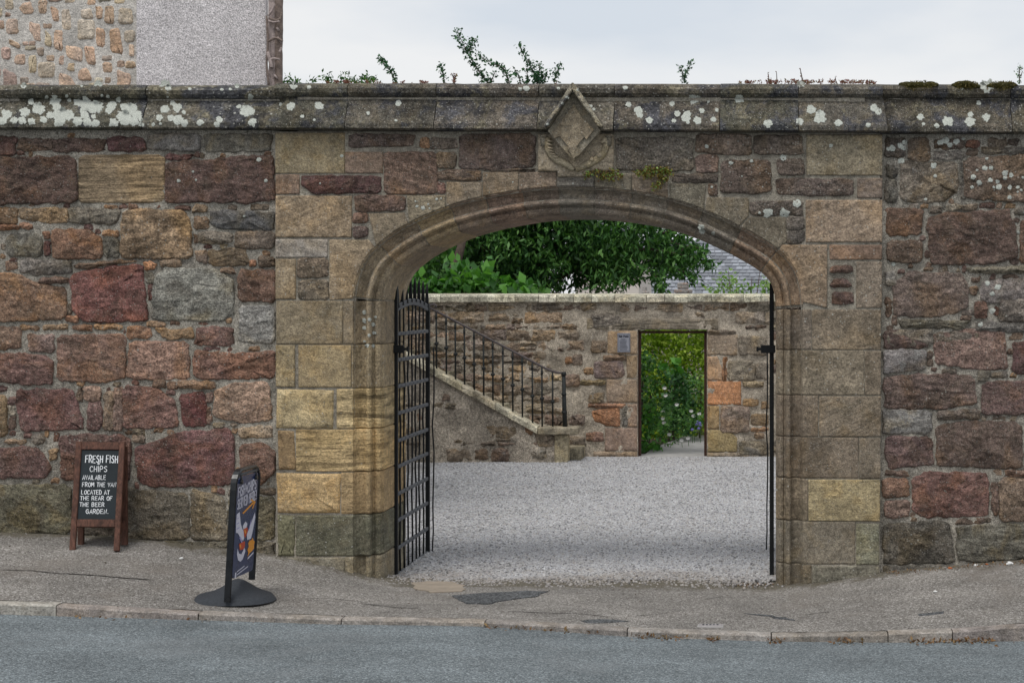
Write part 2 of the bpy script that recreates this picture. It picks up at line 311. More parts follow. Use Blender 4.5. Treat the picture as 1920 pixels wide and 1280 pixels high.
# ------------------------------------------------------------------ ground levels (metres, along X)
def curve(pts, Y):
    xs = [W(a, b, Y).x for a, b in pts]; zs = [W(a, b, Y).z for a, b in pts]
    return lambda x: float(np.interp(x, xs, zs))
YK, YKI = -1.90, -1.78
wall_base = curve([(-900, 955), (0, 1000), (200, 1006), (430, 1030), (515, 1041), (620, 1062), (700, 1085), (735, 1092), (800, 1096), (1300, 1100), (1455, 1101), (1560, 1090), (1650, 1073), (1700, 1068), (1800, 1060), (1920, 1050), (2600, 1020)], 0.0)
kerb_top = curve([(-900, 1080), (0, 1131), (106, 1134), (370, 1149), (640, 1160), (910, 1165), (1180, 1181), (1446, 1190), (1665, 1187), (1790, 1183), (1920, 1174), (2600, 1140)], YK)
road_z = curve([(-900, 1105), (0, 1151), (280, 1159), (600, 1169), (909, 1174), (1180, 1193), (1446, 1202), (1665, 1204), (1920, 1201), (2600, 1190)], YK)
def pave_z(x, y):
    t = min(1.0, max(0.0, (y - YKI) / (0.0 - YKI)))
    return kerb_top(x) * (1 - t) + wall_base(x) * t
def sheet(name, xs, ys, zf, mat, parent=None, mask=None):
    v = [(x, y, zf(x, y)) for y in ys for x in xs]; nx = len(xs); f = []
    for j in range(len(ys) - 1):
        for i in range(nx - 1):
            if mask is None or mask((xs[i] + xs[i + 1]) / 2, (ys[j] + ys[j + 1]) / 2):
                f.append((j * nx + i, j * nx + i + 1, (j + 1) * nx + i + 1, (j + 1) * nx + i))
    return build(name, v, f, mat, parent, smooth=True, origin=(0, 0, 0))
nz3 = lambda x, y, z=0.0: noise.noise(Vector((x, y, z)))
tag(sheet('ground', [-400, -60, -12, 12, 60, 400], [-60, -3, 20, 80, 500], lambda x, y: -0.45, M['soil']), kind='structure')
xr = list(np.arange(-11, 7.01, 0.15))
tag(sheet('road', [-80, -30] + xr + [25, 80], [-30, -12, -8, -6, -5, -4, -3.4, -3, -2.7, -2.4, -2.2, -2.05, YK + 0.02], lambda x, y: road_z(x) + 0.02 * min(1.5, (YK - y)) + 0.004 * nz3(x * 1.5, y * 1.5), M['road']), kind='structure')
def pz(x, y): return pave_z(x, y) + 0.010 * nz3(x * 1.4, y * 2.2) + 0.004 * nz3(x * 6, y * 6, 3)
pave = tag(sheet('pavement', list(np.arange(-11, 7.01, 0.05)), list(np.arange(YKI - 0.01, 0.36, 0.05)), pz, M['pave']), kind='structure')
WLOC[pave.name] = Vector((0, 0, 0))
# kerb, stone by stone
kerb = thing('kerb', None, None, (0, YK, 0), kind='structure')
kj = [-900, -600, -360, -120, 106, 372, 640, 909, 1176, 1446, 1665, 1786, 2050, 2320, 2600]
for a, b in zip(kj[:-1], kj[1:]):
    xa, xb = W(a, 0, YK).x + 0.004, W(b, 0, YK).x - 0.004; n = 8; v = []; f = []; dz = random.uniform(-.004, .004); dy = random.uniform(-.006, .006)
    for i in range(n + 1):
        x = xa + (xb - xa) * i / n; zt = kerb_top(x) + dz + 0.004 * nz3(x * 9, 1); zb = road_z(x) - 0.08; e = 0.012 + 0.006 * nz3(x * 7, 5)
        y0 = YK + dy + 0.005 * nz3(x * 8, 9)
        v += [(x, y0, zb), (x, y0, zt - e), (x, y0 + e * 1.1, zt), (x, YKI - 0.012, zt), (x, YKI, zt - 0.01), (x, YKI, zb)]
    for i in range(n):
        for k in range(5): f.append((i * 6 + k, (i + 1) * 6 + k, (i + 1) * 6 + k + 1, i * 6 + k + 1))
    f += [tuple(range(5, -1, -1)), tuple(range(n * 6, n * 6 + 6))]
    build('kerb_stone', v, f, M['kerb'], kerb, smooth=False, color=(*alb(vary((124, 117, 110), 7), 1.6), 0.1))
# ------------------------------------------------------------------ masonry
SURF_V, SURF_F = [], []                       # everything lichen can grow on
def keep(o):
    n = len(SURF_V); SURF_V.extend([WLOC[o.name] + q.co for q in o.data.vertices]); SURF_F.extend([tuple(i + n for i in p.vertices) for p in o.data.polygons])
    return o
def area2(P): return sum(P[i][0] * P[(i + 1) % len(P)][1] - P[(i + 1) % len(P)][0] * P[i][1] for i in range(len(P)))
def resample(P, sp):
    out = []
    for i in range(len(P)):
        a, b = P[i], P[(i + 1) % len(P)]; l = math.dist(a, b); k = max(1, int(round(l / sp)))
        out += [(a[0] + (b[0] - a[0]) * j / k, a[1] + (b[1] - a[1]) * j / k) for j in range(k)]
    return out
def chaikin(P, q=0.18):
    o = []
    for i in range(len(P)):
        a, b = P[i], P[(i + 1) % len(P)]
        o += [(a[0] + (b[0] - a[0]) * q, a[1] + (b[1] - a[1]) * q), (b[0] - (b[0] - a[0]) * q, b[1] - (b[1] - a[1]) * q)]
    return o
def grow(P, d):
    n = len(P); o = []
    for i in range(n):
        a, b, c = P[i - 1], P[i], P[(i + 1) % n]
        u = (b[0] - a[0], b[1] - a[1]); w_ = (c[0] - b[0], c[1] - b[1]); lu, lw_ = math.hypot(*u) or 1, math.hypot(*w_) or 1
        n1 = (u[1] / lu, -u[0] / lu); n2 = (w_[1] / lw_, -w_[0] / lw_); s = (n1[0] + n2[0], n1[1] + n2[1]); k_ = 1 + n1[0] * n2[0] + n1[1] * n2[1]
        o.append((b[0] + s[0] / max(k_, .4) * d, b[1] + s[1] / max(k_, .4) * d))
    return o
OFF = Vector((7.3, 1.1, 4.4))
def stone(poly, Y, rgb, lich, parent, mat, name='stone', proud=0.015, rough=0.012, bev=0.012, rounded=True, jit=0.006, sp=0.045, gain=None, depth=0.09, surf=True, label=None, crag=False):
    """a stone from its outline in the wall face (photograph pixels, true size at depth Y)"""
    P = [(W(a, b, Y).x, W(a, b, Y).z) for a, b in poly]
    if area2(P) < 0: P.reverse()
    size = math.sqrt(abs(area2(P)) / 2)
    if rounded: P = chaikin(grow(P, .007), min(0.16, 0.012 / max(size, 0.05) + 0.05))
    sp = min(sp, max(0.012, size / 6)); P = resample(P, sp); seed = random.uniform(0, 99)
    if jit: P = [(x + jit * nz3(x * 14 + seed, z * 14) + jit * .7 * nz3(x * 40, z * 40 + seed), z + jit * nz3(x * 14, z * 14 + seed, 7) + jit * .7 * nz3(x * 40, z * 40, seed)) for x, z in P]
    n = len(P); nr = []
    for i in range(n):
        a, b = P[i - 1], P[(i + 1) % n]; t = (b[0] - a[0], b[1] - a[1]); l = math.hypot(*t) or 1; nr.append((-t[1] / l, t[0] / l))
    cx = sum(p[0] for p in P) / n; cz = sum(p[1] for p in P) / n
    bev = min(bev, size * 0.12)
    ins = lambda d: [(P[i][0] + nr[i][0] * d, P[i][1] + nr[i][1] * d) for i in range(n)]
    R1, R2, R3 = ins(0), ins(bev), ins(bev * 2.0 + 0.002)
    dome = rough * 0.5; v = []; f = []; th = random.uniform(-.5, .5); ca, sa = math.cos(th), math.sin(th)
    def hgt(x, z, s):
        q = Vector((x * 5 * ca + z * 5 * sa + seed, (z * ca - x * sa) * 9, seed)); h = noise.noise(q) * 0.9 + noise.noise(q * 2.3) * 0.5
        if crag: h += 0.75 - 1.5 * abs(noise.noise(q * 1.7 + OFF)) + 0.55 * (0.4 - abs(noise.noise(q * 3.9))) + 0.3 * noise.noise(q * 8.5)
        else: h += noise.noise(q * 5.1) * 0.35
        return Y - proud - dome * s - rough * h * (0.35 + 0.65 * s)
    for x, z in R1: v.append((x, Y + depth, z))
    for x, z in R1: v.append((x, Y - proud + bev * 0.9, z))
    for x, z in R2: v.append((x, hgt(x, z, 0.0), z))
    for x, z in R3: v.append((x, hgt(x, z, 0.25), z))
    m = max(1, min(6, int(size / 0.075))) if rough > 0.003 else 1
    if crag: m = max(2, min(14, int(size / 0.034)))
    for k in range(1, m):
        t = 1 - k / m
        for x, z in R3:
            X, Z = cx + (x - cx) * t, cz + (z - cz) * t; v.append((X, hgt(X, Z, min(1, 0.25 + 1.2 * (1 - t))), Z))
    rows = 3 + m
    for r in range(rows - 1):
        for i in range(n): f.append((r * n + i, r * n + (i + 1) % n, (r + 1) * n + (i + 1) % n, (r + 1) * n + i))
    v.append((cx, hgt(cx, cz, 1), cz)); c = len(v) - 1; b = (rows - 1) * n
    for i in range(n): f.append((b + i, b + (i + 1) % n, c))
    o = build(name, v, f, mat, parent, smooth=True, origin=(cx, Y, cz), color=(*alb(rgb, gain, None if mat in (M['rubble'], M['house_stone']) else .80), lich))
    if label: o['label'] = label
    return keep(o) if surf else o
def quad(x0, y0, x1, y1, j=0.0):
    r = lambda: random.uniform(-j, j)
    return [(x0 + r(), y0 + r()), (x1 + r(), y0 + r()), (x1 + r(), y1 + r()), (x0 + r(), y1 + r())]
def outline(g, ox, oy, k, j):
    if len(g) == 4 and not isinstance(g[0], tuple): P = quad(*g, j)
    else: P = list(g)
    return [(ox + a * k, oy + b * k) for a, b in P]
def mortar_sheet(name, px0, py0, px1, py1, Y, mat, parent, res=0.025, amp=0.008, off=0.006, mask=None, zlow=None):
    a, b = W(px0, py0, Y), W(px1, py1, Y); nx = max(2, int((b.x - a.x) / res)); nzn = max(2, int((a.z - b.z) / res))
    xs = np.linspace(a.x, b.x, nx + 1); zs = np.linspace(b.z, a.z, nzn + 1); v = []; f = []
    for z in zs:
        for x in xs:
            h = nz3(x * 4, z * 4, 2) + 0.6 * nz3(x * 11, z * 11, 4) + 0.5 * nz3(x * 23, z * 23, 8)
            v.append((x, Y + off - amp * h, z))
    for j in range(nzn):
        for i in range(nx):
            if mask and not mask((xs[i] + xs[i + 1]) / 2, (zs[j] + zs[j + 1]) / 2): continue
            f.append((j * (nx + 1) + i, j * (nx + 1) + i + 1, (j + 1) * (nx + 1) + i + 1, (j + 1) * (nx + 1) + i))
    o = build(name, v, f, mat, parent, smooth=True, origin=(0, Y, 0)); return o
def overlap(p, boxes, pad=0):
    return any(p[0] < b[2] + pad and p[2] > b[0] - pad and p[1] < b[3] + pad and p[3] > b[1] - pad for b in boxes)
def bbox(P): return (min(p[0] for p in P), min(p[1] for p in P), max(p[0] for p in P), max(p[1] for p in P))
def auto_rubble(px0, py0, px1, py1, boxes, hs, ws, cols, Y, parent, mat, rough, proud, gap=5, lich=(0.0, 0.4), keepf=None, gain=None, sp=0.05, surf=False, jit=0.008):
    y = py0
    while y < py1:
        h = random.uniform(*hs); x = px0 - random.uniform(0, 30)
        while x < px1:
            wd = random.uniform(*ws) * (0.7 + 0.6 * h / hs[1]); dy = random.uniform(-.08, .08) * h; sub = [(y + dy, y + h - gap + random.uniform(-.1, .1) * h)]
            if h > hs[1] * .8 and wd < ws[1] * .6 and random.random() < .3: sub = [(y, y + h * .45 - gap), (y + h * .45, y + h - gap)]
            for a, b in sub:
                q = quad(x, a, x + wd - gap, b, 0.09 * (b - a))
                if not overlap(bbox(q), boxes, 2) and (keepf is None or keepf(*bbox(q))):
                    stone(q, Y, vary(random.choice(cols), 7), random.uniform(*lich), parent, mat, proud=random.uniform(*proud), rough=rough, bev=0.02, sp=sp, gain=gain, surf=surf, jit=jit)
            x += wd
        y += h
# the garden wall's stones, traced in three frames
k = 0.3281
LEFT = [(0, 230, [
 ((0, 80, 95, 185), (86, 62, 54), .1), ((110, 95, 300, 160), (90, 72, 62), .3), ((310, 90, 600, 165), (86, 68, 60), .25), ((625, 85, 830, 162), (84, 55, 53), .1),
 ((850, 70, 1140, 155), (104, 98, 92), .5), ((1175, 65, 1550, 160), (98, 93, 82), .5),
 ([(0, 200), (430, 195), (442, 455), (0, 462)], (83, 64, 54), .1), ([(950, 182), (1110, 186), (1075, 205), (960, 212)], (84, 56, 52), .0),
 ([(950, 230), (1200, 215), (1330, 198), (1565, 190), (1570, 440), (1440, 456), (1200, 452), (950, 458)], (84, 64, 56), .1),
 ((0, 490, 100, 578), (104, 80, 58), .2), ((0, 586, 110, 611), (122, 86, 60), 0), ((122, 580, 190, 606), (118, 84, 60), 0), ([(115, 488), (390, 492), (390, 567), (240, 568), (112, 545)], (110, 92, 72), .3),
 ([(396, 490), (692, 496), (660, 580), (402, 572)], (106, 97, 84), .4), ((745, 466, 780, 490), (110, 82, 62), 0),
 ([(705, 520), (760, 496), (900, 500), (1042, 502), (1090, 560), (1096, 770), (700, 775), (694, 600)], (122, 97, 70), .22),
 ((1105, 475, 1185, 518), (104, 84, 62), .1), ((1110, 536, 1195, 602), (104, 82, 60), .1), ([(1210, 502), (1400, 507), (1570, 522), (1570, 610), (1260, 605), (1200, 570)], (80, 80, 78), .2),
 ((40, 640, 240, 765), (98, 94, 86), .5), ((255, 626, 281, 661), (104, 80, 66), 0), ((258, 680, 285, 765), (92, 62, 56), 0),
 ([(300, 622), (330, 608), (500, 612), (578, 660), (584, 770), (400, 778), (303, 764)], (122, 88, 66), .05), ((592, 620, 680, 642), (124, 94, 64), 0), ((596, 652, 680, 770), (104, 98, 86), .4),
 ((1110, 640, 1134, 682), (104, 82, 66), 0), ((1142, 632, 1330, 690), (106, 95, 82), .4), ((1346, 626, 1570, 714), (104, 92, 78), .3), ([(1192, 732), (1400, 716), (1430, 815), (1200, 810)], (104, 87, 64), .1),
 ((1130, 730, 1183, 795), (116, 98, 82), .2), ((1480, 766, 1570, 820), (94, 78, 62), .1), ((1435, 786, 1465, 820), (124, 86, 60), 0),
 ((40, 796, 100, 834), (126, 99, 78), 0), ([(125, 786), (408, 792), (405, 858), (225, 874), (112, 848)], (100, 96, 88), .5), ((226, 889, 383, 918), (95, 72, 63), 0),
 ([(430, 812), (560, 800), (690, 786), (800, 792), (640, 806), (440, 836)], (112, 90, 70), .2), ([(822, 796), (890, 800), (884, 838), (832, 834)], (138, 97, 65), 0), ((916, 790, 1040, 816), (112, 92, 72), .2),
 ([(0, 850), (80, 862), (200, 912), (380, 952), (375, 1120), (0, 1135)], (118, 90, 68), .05), ([(430, 862), (600, 830), (808, 812), (830, 960), (843, 1132), (480, 1138), (425, 1080), (402, 900)], (108, 67, 62), .0),
 ((838, 852, 880, 908), (96, 88, 74), .4), ((850, 922, 872, 1008), (98, 64, 56), 0), ([(897, 870), (950, 832), (1230, 836), (1330, 900), (1335, 1090), (1250, 1130), (880, 1124), (872, 960)], (116, 113, 103), .45),
 ((1270, 836, 1340, 858), (116, 92, 70), 0), ((1366, 842, 1571, 1021), (112, 81, 66), .05), ((386, 1042, 414, 1098), (108, 92, 74), .2), ((380, 1106, 440, 1135), (128, 90, 64), 0),
 ((130, 1163, 220, 1181), (122, 98, 74), .1), ((250, 1156, 390, 1178), (132, 106, 74), 0), ((425, 1159, 515, 1182), (128, 94, 68), 0), ((540, 1156, 695, 1180), (126, 98, 72), 0), ((728, 1166, 862, 1230), (134, 98, 70), 0),
 ([(892, 1172), (1000, 1182), (1102, 1170), (1105, 1230), (940, 1235)], (140, 110, 74), 0), ([(1125, 1166), (1330, 1172), (1335, 1275), (1115, 1270)], (98, 72, 62), .1), ((1370, 1050, 1570, 1250), (106, 103, 98), .6), ((0, 1172, 118, 1296), (110, 84, 68), .05)]),
 (0, 620, [
 ((165, 24, 308, 114), (118, 97, 88), .25), ([(330, 26), (714, 22), (720, 110), (714, 270), (560, 294), (330, 280)], (116, 86, 73), .05), ([(746, 60), (1075, 66), (1080, 274), (726, 275)], (120, 91, 74), .05),
 ([(1112, 112), (1340, 130), (1570, 112), (1570, 264), (1350, 274), (1106, 268)], (104, 74, 64), .15), ([(0, 125), (260, 140), (300, 182), (300, 298), (150, 308), (0, 276)], (108, 80, 72), .1), ((0, 322, 38, 350), (92, 66, 62), 0),
 ((886, 288, 950, 318), (112, 86, 66), 0), ((962, 293, 1014, 340), (130, 100, 74), 0), ((1026, 291, 1224, 330), (126, 98, 74), 0), ([(0, 366), (34, 372), (44, 598), (0, 602)], (136, 110, 72), .05),
 ((48, 372, 90, 424), (104, 80, 74), 0), ((52, 432, 90, 480), (118, 108, 94), .2), ((52, 490, 88, 560), (96, 78, 70), 0), ([(100, 342), (380, 332), (420, 342), (468, 480), (478, 560), (130, 574), (97, 420)], (100, 72, 66), .05),
 ((476, 321, 578, 400), (118, 94, 78), .1), ((441, 332, 470, 394), (104, 84, 72), 0), ([(506, 412), (580, 410), (582, 560), (500, 564)], (110, 83, 77), .1), ((600, 352, 648, 565), (120, 99, 82), .1), ((656, 327, 696, 564), (114, 93, 80), 0),
 ([(706, 317), (900, 327), (985, 392), (1018, 480), (1008, 548), (706, 556)], (110, 80, 69), .05), ([(1032, 370), (1170, 352), (1184, 544), (1050, 546)], (103, 62, 59), 0), ((1182, 352, 1214, 408), (112, 84, 72), 0), ((1186, 440, 1204, 528), (112, 90, 76), 0),
 ([(1226, 342), (1350, 297), (1540, 297), (1550, 508), (1400, 523), (1221, 490)], (126, 98, 77), .1), ([(1366, 552), (1548, 542), (1558, 608), (1370, 610)], (126, 110, 90), .15),
 ([(776, 672), (1040, 577), (1300, 562), (1338, 602), (1335, 878), (860, 888), (790, 850)], (102, 67, 64), .0), ([(346, 602), (480, 592), (690, 598), (748, 622), (748, 660), (738, 858), (352, 850)], (90, 67, 60), .05),
 ([(0, 682), (200, 662), (258, 720), (298, 790), (250, 838), (0, 838)], (98, 73, 66), .05), ((190, 592, 260, 640), (112, 104, 94), .2), ((36, 619, 144, 640), (126, 102, 76), 0), ((290, 682, 328, 735), (122, 96, 66), 0),
 ([(1376, 652), (1500, 642), (1568, 690), (1570, 800), (1480, 878), (1376, 868)], (110, 83, 65), .05), ((762, 562, 830, 595), (104, 90, 74), .1), ((762, 602, 828, 630), (100, 84, 72), .1),
 ([(0, 882), (410, 880), (412, 1150), (0, 1160)], (95, 88, 71), .3), ([(440, 905), (690, 900), (690, 1180), (440, 1150)], (84, 78, 66), .15), ([(716, 902), (1080, 930), (1085, 1190), (702, 1190)], (87, 81, 66), .35), ([(1096, 902), (1290, 960), (1300, 1194), (1096, 1190)], (98, 90, 71), .25),
 ((1310, 905, 1570, 936), (96, 84, 70), .2), ((1312, 950, 1570, 1188), (98, 90, 70), .3), ((0, 1168, 690, 1300), (76, 72, 60), .1), ((700, 1200, 1095, 1330), (78, 73, 60), .1), ((1106, 1204, 1568, 1360), (80, 75, 62), .1)])]
RIGHT = [(1640, 230, .3204, [
 ((62, 92, 180, 200), (76, 68, 62), .1), ([(196, 96), (310, 90), (328, 220), (200, 224)], (94, 80, 68), .1), ((350, 96, 520, 150), (86, 72, 63), .2), ((350, 166, 528, 214), (92, 86, 78), .4), ((536, 101, 614, 146), (94, 66, 56), 0),
 ((540, 156, 600, 186), (90, 80, 70), .1), ((672, 96, 776, 150), (90, 78, 68), .1), ((787, 96, 838, 134), (92, 80, 70), .1), ((620, 150, 874, 180), (90, 82, 74), .2), ([(150, 227), (480, 232), (490, 400), (400, 462), (152, 463)], (104, 94, 80), .45),
 ([(522, 212), (874, 184), (874, 468), (522, 440)], (88, 72, 63), .08), ((66, 250, 130, 320), (72, 68, 64), .2), ((66, 332, 124, 464), (80, 76, 70), .4), ((500, 232, 518, 440), (92, 86, 78), .2),
 ([(66, 502), (280, 506), (270, 654), (70, 660)], (100, 77, 60), .15), ((71, 691, 274, 812), (94, 75, 62), .15), ([(306, 562), (420, 532), (600, 522), (780, 507), (815, 600), (835, 788), (700, 824), (330, 828)], (90, 71, 62), .05),
 ((832, 502, 874, 534), (86, 80, 76), .2), ((852, 566, 874, 820), (100, 76, 60), .1), ((330, 500, 390, 528), (86, 76, 66), .1), ((420, 482, 500, 514), (98, 88, 76), .2), ((510, 482, 600, 508), (96, 84, 70), .1),
 ((66, 872, 120, 945), (112, 108, 102), .6), ([(102, 952), (200, 872), (500, 882), (545, 950), (545, 1080), (400, 1134), (120, 1130)], (96, 82, 74), .12), ([(540, 852), (874, 842), (874, 874), (560, 880)], (98, 88, 72), .2),
 ((562, 906, 620, 930), (94, 78, 68), .1), ((556, 962, 598, 1000), (104, 84, 68), 0), ([(622, 932), (874, 907), (874, 1020), (760, 1038), (700, 1058), (626, 1040)], (116, 105, 101), .6), ([(586, 1052), (648, 1046), (652, 1140), (590, 1138)], (106, 80, 67), 0),
 ([(742, 1042), (874, 1032), (874, 1158), (722, 1164)], (94, 87, 79), .35), ((62, 1020, 92, 1130), (90, 74, 66), .2), ([(142, 1152), (560, 1162), (520, 1200), (150, 1195)], (94, 89, 78), .2), ([(602, 1170), (874, 1176), (874, 1228), (600, 1215)], (100, 95, 88), .5),
 ((72, 1216, 338, 1300), (98, 88, 78), .3), ((350, 1225, 600, 1300), (94, 84, 76), .2)]),
 (1420, 560, .4374, [
 ([(542, 136), (720, 136), (724, 210), (545, 214)], (92, 73, 64), .15), ([(542, 221), (720, 217), (720, 300), (545, 318)], (118, 112, 107), .75), ([(752, 152), (900, 132), (1060, 132), (1070, 300), (900, 298), (770, 280)], (106, 82, 73), .1), ((1096, 182, 1143, 320), (88, 63, 59), .05),
 ([(545, 337), (720, 322), (928, 332), (940, 448), (800, 470), (545, 470)], (90, 72, 65), .25), ([(965, 357), (1143, 347), (1143, 490), (965, 494)], (90, 71, 65), .2), ((946, 311, 998, 350), (98, 90, 80), .2), ((1001, 316, 1070, 340), (96, 88, 80), .2),
 ((766, 482, 950, 512), (92, 78, 70), .2), ((540, 478, 748, 576), (116, 112, 107), .75), ([(770, 547), (900, 522), (1130, 532), (1135, 728), (770, 714)], (92, 75, 67), .42), ([(545, 592), (745, 592), (755, 714), (560, 724)], (94, 73, 69), .4), ((550, 740, 650, 760), (98, 80, 68), .1),
 ((538, 772, 646, 850), (106, 78, 62), .1), ((540, 868, 650, 934), (102, 79, 70), .1), ([(665, 772), (720, 742), (980, 747), (994, 800), (984, 930), (700, 934), (666, 900)], (106, 76, 67), .02), ((1006, 786, 1030, 920), (104, 84, 72), 0), ((1040, 768, 1143, 955), (104, 87, 71), .3),
 ([(542, 962), (820, 952), (845, 1128), (600, 1136), (542, 1130)], (86, 80, 71), .3), ([(852, 972), (1143, 962), (1143, 1110), (860, 1124)], (90, 86, 76), .3), ((1062, 737, 1143, 760), (96, 78, 68), .1), ((740, 1142, 990, 1220), (78, 73, 64), .2), ((538, 1144, 730, 1230), (76, 72, 64), .2), ((1000, 1134, 1143, 1210), (78, 74, 64), .2)])]
YR = 0.07                                     # the rubble face stands a little behind the gateway's
lw = thing('stone_wall', 'long rubble garden wall with red and buff sandstone blocks, behind the chalkboard', 'wall', W(250, 1010, YR), 'garden walls flanking the gateway')
rw = thing('stone_wall', 'shorter dark rubble garden wall with white lichen, no board standing in front of it', 'wall', W(1780, 1065, YR), 'garden walls flanking the gateway')
MIX = [(86, 64, 55), (104, 80, 62), (116, 88, 68), (98, 92, 82), (104, 68, 62), (122, 100, 76)]
def lay(frames, wall, edge, side):
    boxes = []
    for fr in frames:
        ox, oy, kk, items = fr if len(fr) == 4 else (fr[0], fr[1], k, fr[2])
        for g, rgb, li in items:
            P = outline(g, ox, oy, kk, 5)
            if side < 0: P = [(a - (28 + 14 * math.sin(b)) if a < 3 else a, b) for a, b in P]
            else: P = [(a + (30 + 14 * math.sin(b)) if a > 1917 else a, b) for a, b in P]
            big = math.sqrt(abs(area2(P)) / 2)
            boxes.append(bbox(P))
            rgb = vary(rgb, 3)
            stone(P, YR, rgb, li, wall, M['rubble'], proud=random.uniform(.007, .021), rough=random.uniform(.010, .018) if big > 20 else .006, bev=0.006, jit=.015, crag=True, sp=.024)
    return boxes
lb = lay(LEFT, lw, 0, -1); stone(outline([(453, 187), (938, 188), (940, 452), (700, 455), (453, 455)], 0, 230, k, 2), YR, (114, 97, 73), .18, lw, M['bedded'], proud=.010, rough=.008, bev=.008); rb = lay(RIGHT, rw, 1920, 1)
auto_rubble(-560, 258, -30, 1040, lb, (34, 95), (60, 170), MIX, YR, lw, M['rubble'], .014, (.01, .024), gap=7, keepf=lambda a, b, c, d: c < -26)
auto_rubble(1955, 262, 2300, 1080, rb, (34, 95), (60, 170), MIX[:4], YR, rw, M['rubble'], .014, (.01, .024), gap=7, lich=(.1, .6), keepf=lambda a, b, c, d: a > 1952)
def inpoly(x, y, P):
    c = False
    for i in range(len(P)):
        (x1, y1), (x2, y2) = P[i - 1], P[i]
        if (y1 > y) != (y2 > y) and x < (x2 - x1) * (y - y1) / (y2 - y1) + x1: c = not c
    return c
def fillers(wall, px0, py0, px1, py1, n, cols, seed):
    r = random.Random(seed); st = 3; nx_, ny_ = int((px1 - px0) / st), int((py1 - py0) / st); occ = np.zeros((ny_, nx_), bool)
    for o in wall.children:
        if not o.name.startswith('stone'): continue
        f_ = (D + YR) / (D * K); c = WLOC[o.name]; B = [((c.x + q.co.x) / f_ + VX, VY - (c.z + q.co.z - ZC) / f_) for q in o.data.vertices]
        xs = [b[0] for b in B]; ys = [b[1] for b in B]; m_ = len(o.data.vertices); k_ = 0
        P = B[:next((i for i, q in enumerate(o.data.vertices) if abs(q.co.y - o.data.vertices[0].co.y) > 1e-6), m_)]
        for j in range(max(0, int((min(ys) - py0) / st)), min(ny_, int((max(ys) - py0) / st) + 1)):
            for i in range(max(0, int((min(xs) - px0) / st)), min(nx_, int((max(xs) - px0) / st) + 1)):
                if not occ[j, i] and inpoly(px0 + (i + .5) * st, py0 + (j + .5) * st, P): occ[j, i] = True
    done = 0; t = 0
    while done < n and t < n * 120:
        t += 1; big = t < n * 60; w_ = r.uniform(14, 34) if big else r.uniform(8, 16); h_ = r.uniform(6, 12) if big else r.uniform(5, 9)
        if r.random() < .18: w_, h_ = h_, w_ * .8
        x, y = r.uniform(px0, px1 - w_), r.uniform(py0, py1 - h_); i0, j0, i1, j1 = int((x - px0) / st), int((y - py0) / st), int((x + w_ - px0) / st) + 1, int((y + h_ - py0) / st) + 1
        if occ[j0:j1, i0:i1].any(): continue
        occ[j0:j1, i0:i1] = True; done += 1; sk = r.uniform(-.12, .12) * w_
        stone([(x + r.uniform(0, 2), y + r.uniform(0, 2)), (x + w_ * .5, y - r.uniform(0, 1.5)), (x + w_, y + r.uniform(0, 3)), (x + w_ - r.uniform(0, 3), y + h_), (x + w_ * .4, y + h_ + r.uniform(-1, 1)), (x, y + h_ - r.uniform(0, 2))], YR, vary(r.choice(cols), 8), r.uniform(0, .3), wall, M['rubble'], proud=r.uniform(.0, .012), rough=.006, bev=.006, jit=.008)
fillers(lw, 0, 250, 512, 1000, 62, [(128, 98, 70), (112, 86, 64), (96, 70, 60), (104, 92, 76), (90, 64, 58)], 3); fillers(rw, 1660, 255, 1920, 1040, 44, [(104, 84, 66), (92, 76, 66), (98, 90, 80), (86, 66, 58)], 4)
keep(mortar_sheet('mortar_face', -560, 235, 522, 1075, YR, M['mortar'], lw, amp=.014, off=.001)); keep(mortar_sheet('mortar_face', 1650, 240, 2300, 1110, YR, M['mortar'], rw, amp=.014, off=.001))
def core(px0, px1, y0, y1, wall, z0=-0.5, ztop=160, mat='mortar'):
    a, b = W(px0, ztop), W(px1, ztop); m = MB(); m.box(((a.x + b.x) / 2, (y0 + y1) / 2, (a.z + z0) / 2), (b.x - a.x, y1 - y0, a.z - z0)); m.build('wall_core', M[mat], wall)
core(-560, 516, YR + 0.04, 0.95, lw); core(1656, 2300, YR + 0.04, 0.95, rw)
# ------------------------------------------------------------------ the gateway
gw = thing('stone_gateway', 'tall dressed sandstone gateway with a wide moulded arch and carved shield above', 'gateway', W(1083, 1095, 0))
ARC = [(660.6, 563.6), (667, 523), (686, 482), (713, 454.6), (754.6, 424.8), (823, 392.7), (892, 372), (979, 356), (1048, 350.5), (1121, 351.5), (1181, 358), (1249.6, 370), (1318, 392.7), (1382.5, 422.5), (1433, 450), (1465, 473), (1488, 500), (1501.7, 537), (1506, 579.7)]
def catmull(P, m=8):
    o = []
    for i in range(len(P) - 1):
        p0, p1, p2, p3 = P[max(i - 1, 0)], P[i], P[i + 1], P[min(i + 2, len(P) - 1)]
        for j in range(m):
            t = j / m; o.append(tuple(0.5 * ((2 * p1[c]) + (-p0[c] + p2[c]) * t + (2 * p0[c] - 5 * p1[c] + 4 * p2[c] - p3[c]) * t * t + (-p0[c] + 3 * p1[c] - 3 * p2[c] + p3[c]) * t ** 3) for c in (0, 1)))
    return o + [P[-1]]
ARCD = catmull(ARC)
for _ in range(12): ARCD = [ARCD[0]] + [tuple((ARCD[i - 1][c] + 2 * ARCD[i][c] + ARCD[i + 1][c]) / 4 for c in (0, 1)) for i in range(1, len(ARCD) - 1)] + [ARCD[-1]]
ax_ = np.array([p[0] for p in ARCD]); ay_ = np.array([p[1] for p in ARCD])
def arc_y(x): return float(np.interp(x, ax_, ay_))
